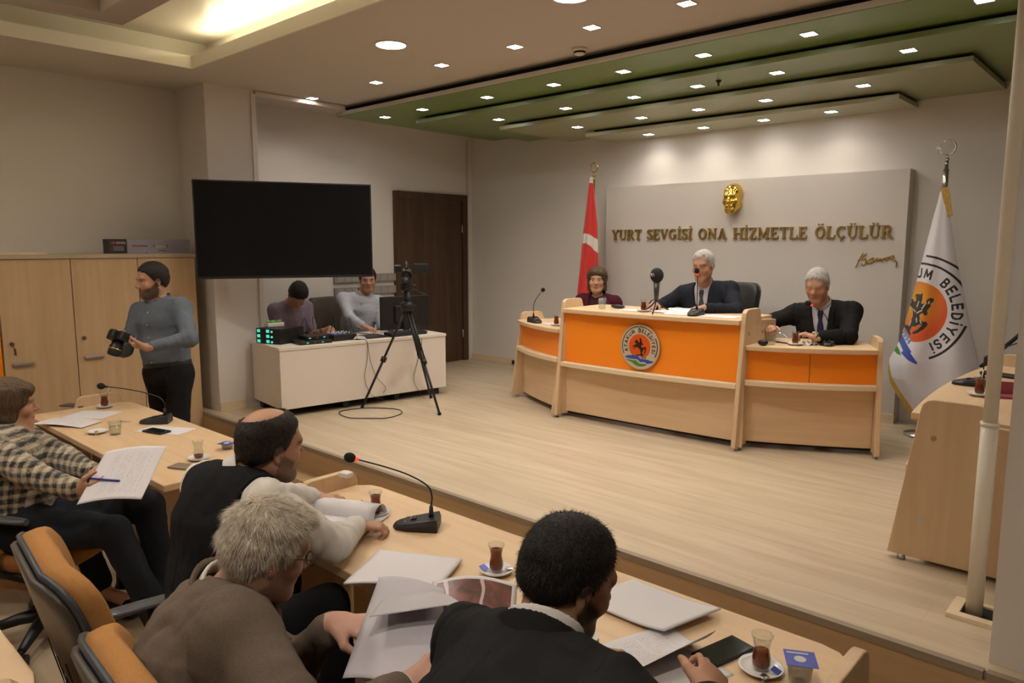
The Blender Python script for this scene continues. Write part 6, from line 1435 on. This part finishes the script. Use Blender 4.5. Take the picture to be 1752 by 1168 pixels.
rman = person('person', 'white-haired man with a moustache and navy tie at the right stage desk', (-1.99, 5.83, D), 0, (-1.98, 5.86, .86), (-2.00, 5.70, 1.335), (.10, -.99, 0),
    ((-2.02, 5.605, 1.505), (.13, -.96, -.30)), dict(R=hd((-2.275, 5.36, 1.185), (.45, -.75, .1), (.3, .2, -1), .95, (-1, .1, -.3)), L=hd((-1.905, 5.30, 1.150), (-.85, -.10, .25), (.1, .1, -1), .8, (1, .2, -.6))), dict(L=((-1.88, 5.50, .82), (-1.88, 5.55, .43)), R=((-2.12, 5.50, .82), (-2.12, 5.55, .43))),
    dict(top='suit', jacket=c_black, shirt=c_pale, tie=c_tie2, vbot=-.44, vhw=.066, legs=c_trou, pin=(mat('pin_red', (.4, .12, .1), .4), 1), eyes_down=True, mustache=(.30, .25, .2), inf=.024), SK, dict(kind='short', name='white_short', col=(.42, .40, .37), t=.009, grey=True, root=.6), h=.0055, hh=.004, age=2, sw=.195, build=1.08)
m_goldw = mat('watch_gold', (.6, .5, .3), .25, 1); m_dial = mat('watch_dial', (.5, .5, .48), .3)
def watch(pr, k, m, off=.028):
    Wp, El = Vector(pr['WR'][k]), Vector(pr['EL'][k]); d = (Wp - El).normalized(); c = Wp - d * off * .0 + d * .004; b = Vector(pr['base'])
    mb = MB(); mb.tube([c - d * .008 - b, c + d * .008 - b], [.0345, .0335], 24); mb.build('wristwatch', m, pr['t'])
    u = Vector((0, 0, 1)); u = (u - d * u.dot(d)).normalized(); MB().tube([c + u * .028 - b, c + u * .040 - b], .016, 20).build('watch_dial', m_dial, pr['t'])
watch(rman, 'L', m_goldw)
teaspoon('teaspoon held by the white-haired man stirring his tea at the right', (-2.13, 5.24, 1.17), R(-40), -.3)
# --- the hall
person('person', 'woman with short brown hair in a black and cream checked jacket holding a printed sheet', (-3.74, .90, 0), 0, (-3.71, .88, .565), (-3.865, .835, .965), (.66, .75, 0),
    ((-3.88, .875, 1.085), (.20, .98, -.04)), dict(R=hd((-3.235, .985, .770), (.78, .55, .15), (-.3, .5, .3), .55, (-.1, -.7, -.8)), L=hd((-3.44, 1.075, .80), (.9, .1, .05), (.0, -.3, .5), .5, (-.1, .7, -.8))), dict(L=((-3.30, 1.22, .66), (-3.20, 1.26, .16)), R=((-3.25, 1.06, .60), (-3.13, 1.20, .12))),
    dict(top='blouse', shirt=m_tweed, jcol=tweedcol, slv=.020, legs=c_dtrou, hem=-.16, fold=.005), SK, dict(kind='bob', name='brown_crop', col=(.085, .050, .024), len=-.075, fringe=True), h=.0055, hh=.0045, fem=True, sw=.165, build=1.02, upper=.27, forearm=.245, hscale=.95)
person('person', 'person in dark trousers with folded hands at the left edge, behind the checked jacket', (-4.50, .86, 0), 0, (-4.42, .88, .60), (-4.60, .76, 1.06), (.86, .5, 0),
    ((-4.58, .80, 1.22), (.8, .6, 0)), dict(R=hd((-4.27, .99, .79), (.7, .35, .1), (-.2, .3, -.5), .7, (0, -.6, -1)), L=hd((-4.32, 1.07, .77), (.7, -.25, .15), (-.2, .1, -.5), .7, (0, .6, -1))), dict(L=((-3.96, 1.14, .70), (-3.86, 1.30, .20)), R=((-3.86, 1.04, .66), (-3.78, 1.16, .14))),
    dict(top='blouse', shirt=cloth_mat('rust_top', (.20, .05, .03), .85), legs=c_dtrou, hem=-.10), SK, dict(kind='bob', name='brown_bob', col=(.075, .042, .022), len=-.09), h=.009, hh=.007, fem=True, sw=.165)
person('person', 'balding dark-haired man in a black waistcoat and white shirt leaning on the desk', (-2.17, .95, 0), 0, (-2.16, .98, .58), (-2.20, 1.085, 1.055), (-.05, 1, 0),
    ((-2.135, 1.18, 1.160), (.12, .98, -.12), (.08, .05, 1)), dict(R=hd((-2.125, 1.500, .795), (.55, .75, -.05), (.1, .1, -1), .95, (1, -.5, -.4)), L=hd((-2.49, 1.56, .80), (.75, .62, -.05), (0, 0, -1), .35, (-1, .1, -.5))), dict(L=((-2.32, 1.30, .60), (-2.32, 1.32, .12)), R=((-2.02, 1.30, .60), (-1.98, 1.32, .12))),
    dict(top='vest', shirt=c_white, vest=cloth_mat('black_waistcoat', (.006, .006, .007), .85), slv=.018, legs=c_trou, hem=-.10, fold=.007, vw=.175), SK, dict(kind='balding', name='black_balding', col=(.016, .011, .008), t=.006, root=.97, strands=5000, slen=.008, lift=.15, sw=.0005), h=.0045, hh=.0032, beard=((.045, .030, .024), .7), sw=.19, build=1.1)
grey = person('person', 'grey-haired man with glasses and a brown wool jacket holding curled papers', (-1.46, .66, 0), 0, (-1.43, .54, .60), (-1.53, .715, 1.01), (.28, .96, 0),
    ((-1.445, .780, 1.135), (.22, .95, -.34), (.12, .30, 1)), dict(L=hd((-1.455, .955, .885), (.80, .35, .10), (.1, .3, -.8), .65, (-.6, .2, -1)), R=hd((-1.125, .905, .885), (.55, .65, .12), (-.4, .3, -.6), .75, (.8, -.6, -.3))), dict(L=((-1.45, 1.10, .60), (-1.46, 1.16, .12)), R=((-1.18, 1.08, .60), (-1.12, 1.14, .12))),
    dict(top='suit', jacket=c_brown, shirt=c_white, front=False, legs=c_trou, inf=.026, colr=.074, colh=.034, hem=-.14, fold=.008), (.45, .25, .18), dict(kind='fluffy', name='grey_fluffy', col=(.42, .35, .27), t=.008, grey=True, root=.6, strands=30000, slen=.024, lift=.09, mess=.16, sw=.0004, scol=(.56, .49, .39)), h=.0045, hh=.0032, age=2, sw=.192, build=1.12, hscale=.90)
# glasses of the grey-haired man
def spectacles(pr):
    H, Mh, b = pr['H'], pr['Mh'], pr['base']
    hs = pr['hs']
    def w(x, y, z): return Vector(H + hs * (x * Mh[0] + y * Mh[1] + z * Mh[2]) - b)
    t = MB()
    for s in (-1, 1):
        t.tube([w(s * .0795, -.015, .004), w(s * .078, .02, .006), w(s * .060, .098, .004)], .0015, 6)
        t.tube([w(s * .034 + .026 * math.cos(a), .103, -.002 + .016 * math.sin(a)) for a in [2 * PI * i / 20 for i in range(21)]], .0014, 6)
    t.tube([w(-.008, .105, .002), w(.008, .105, .002)], .0014, 6); t.build('eyeglasses', mat('glasses_frame', (.05, .035, .025), .3, .5), pr['t'])
spectacles(grey)
blk = person('person', 'bearded black-haired man in a black jacket leaning over papers, seen from behind', (-.83, .86, 0), 0, (-.80, .66, .62), (-.825, .985, 1.055), (.12, .99, 0),
    ((-.835, 1.080, 1.160), (.38, .88, -.36), (.16, .32, 1)), dict(L=hd((-.955, 1.325, .845), (.70, .62, -.20), (0, 0, -1), .45, (-1, .0, -.5), thumb=.9), R=hd((-.665, 1.345, .85), (-.30, .85, .22), (-.6, .1, -.6), .75, (1, -.4, -.3))), dict(L=((-.92, 1.12, .60), (-.92, 1.16, .12)), R=((-.66, 1.12, .60), (-.64, 1.16, .12))),
    dict(top='suit', jacket=c_black, shirt=c_white, front=False, legs=c_trou, inf=.026, colr=.074, colh=.032, hem=-.10, fold=.008), SK, dict(kind='short', name='black_thick', col=(.008, .006, .005), t=.008, root=.97, strands=9000, slen=.013, lift=.12, mess=.25, sw=.0005, scol=(.010, .007, .006)), h=.0045, hh=.0032, beard=((.022, .014, .010), .92), sw=.192, build=1.12, hscale=.94)
watch(blk, 'L', m_steel)
# sheets held in hands
sheet('held_sheet', 'printed sheet held up by the woman in the checked jacket', (-3.16, 1.08, .862), R(-52), .205, .285, lambda u, v, x, y: (x, y * .96, .03 * (v - .5) - .16 * (u - .5) + .012 * np.sin(PI * v)), m_text, group='printed sheets held by people')
MB().tube([(-.07, 0, 0), (.07, 0, 0)], .0042, 8).build('ballpoint_pen', mat('pen_blue', (.03, .04, .3), .3), label='blue pen held across the printed sheet by the woman in checks', cat='pen', loc=(-3.19, 1.02, .85), rz=R(30))
def cone_paper(u, v, x, y): return x, y - .02 * np.sin(PI * u), .05 * np.sin(PI * u) * (1 - v) + .05 * (1 - u) * v
sheet('held_map', 'white map sheet with thin lines held by the grey-haired man', (-1.195, 1.02, .905), R(34), .30, .25, lambda u, v, x, y: (x, y, -.11 * (v - .5) * -1 + .035 * np.cos(PI * u) + .02 * np.sin(PI * u * 1.0)), m_map, group='papers held by the grey-haired man')
sheet('held_photo', 'reddish-brown printed photo page curling over the map sheet', (-1.175, 1.145, .945), R(38), .21, .13, lambda u, v, x, y: (x, y, .07 * (v - .5) + .02 * np.sin(PI * u)), m_photo, group='papers held by the grey-haired man')
sheet('folded_page', 'grey back of a page folded over between the grey-haired man\'s fingers', (-1.285, 1.05, .95), R(60), .20, .17, lambda u, v, x, y: (x * (1.05 - v * .95), y, .07 * (v - .5) * (-1) + .03 * np.sin(PI * v)), mat('paper_back', (.46, .44, .46), .7), group='papers held by the grey-haired man')
# --- plain golden face mask on the board
Hm = V(-3.135, 6.50, 2.235); Mm = frame((0.06, -1, -.05)); pm, pp = head_prims(V(0, 0, 0), Mm, 1.12)
Vm, Qm = mesh_field(pm[:13] + [(ell((0, -.02, .06), (.070, .06, .05)), .02)], (-.13, -.16, -.17), (.13, .13, .17), .004, lambda P, d: np.maximum(pp(P, d), P[:, 1] - .03))
tm = thing('face_mask', 'polished golden sculpted face hanging on the board above the motto', 'sculpture', (-3.135, 6.47, 2.235)); rawmesh('mask_face', Vm, Qm, mat('polished_gold', (.75, .50, .10), .18, 1), tm)
MB().box((-.012, .012), (.028, .032), (-.02, .02)).build('wall_hook', m_brass, tm)
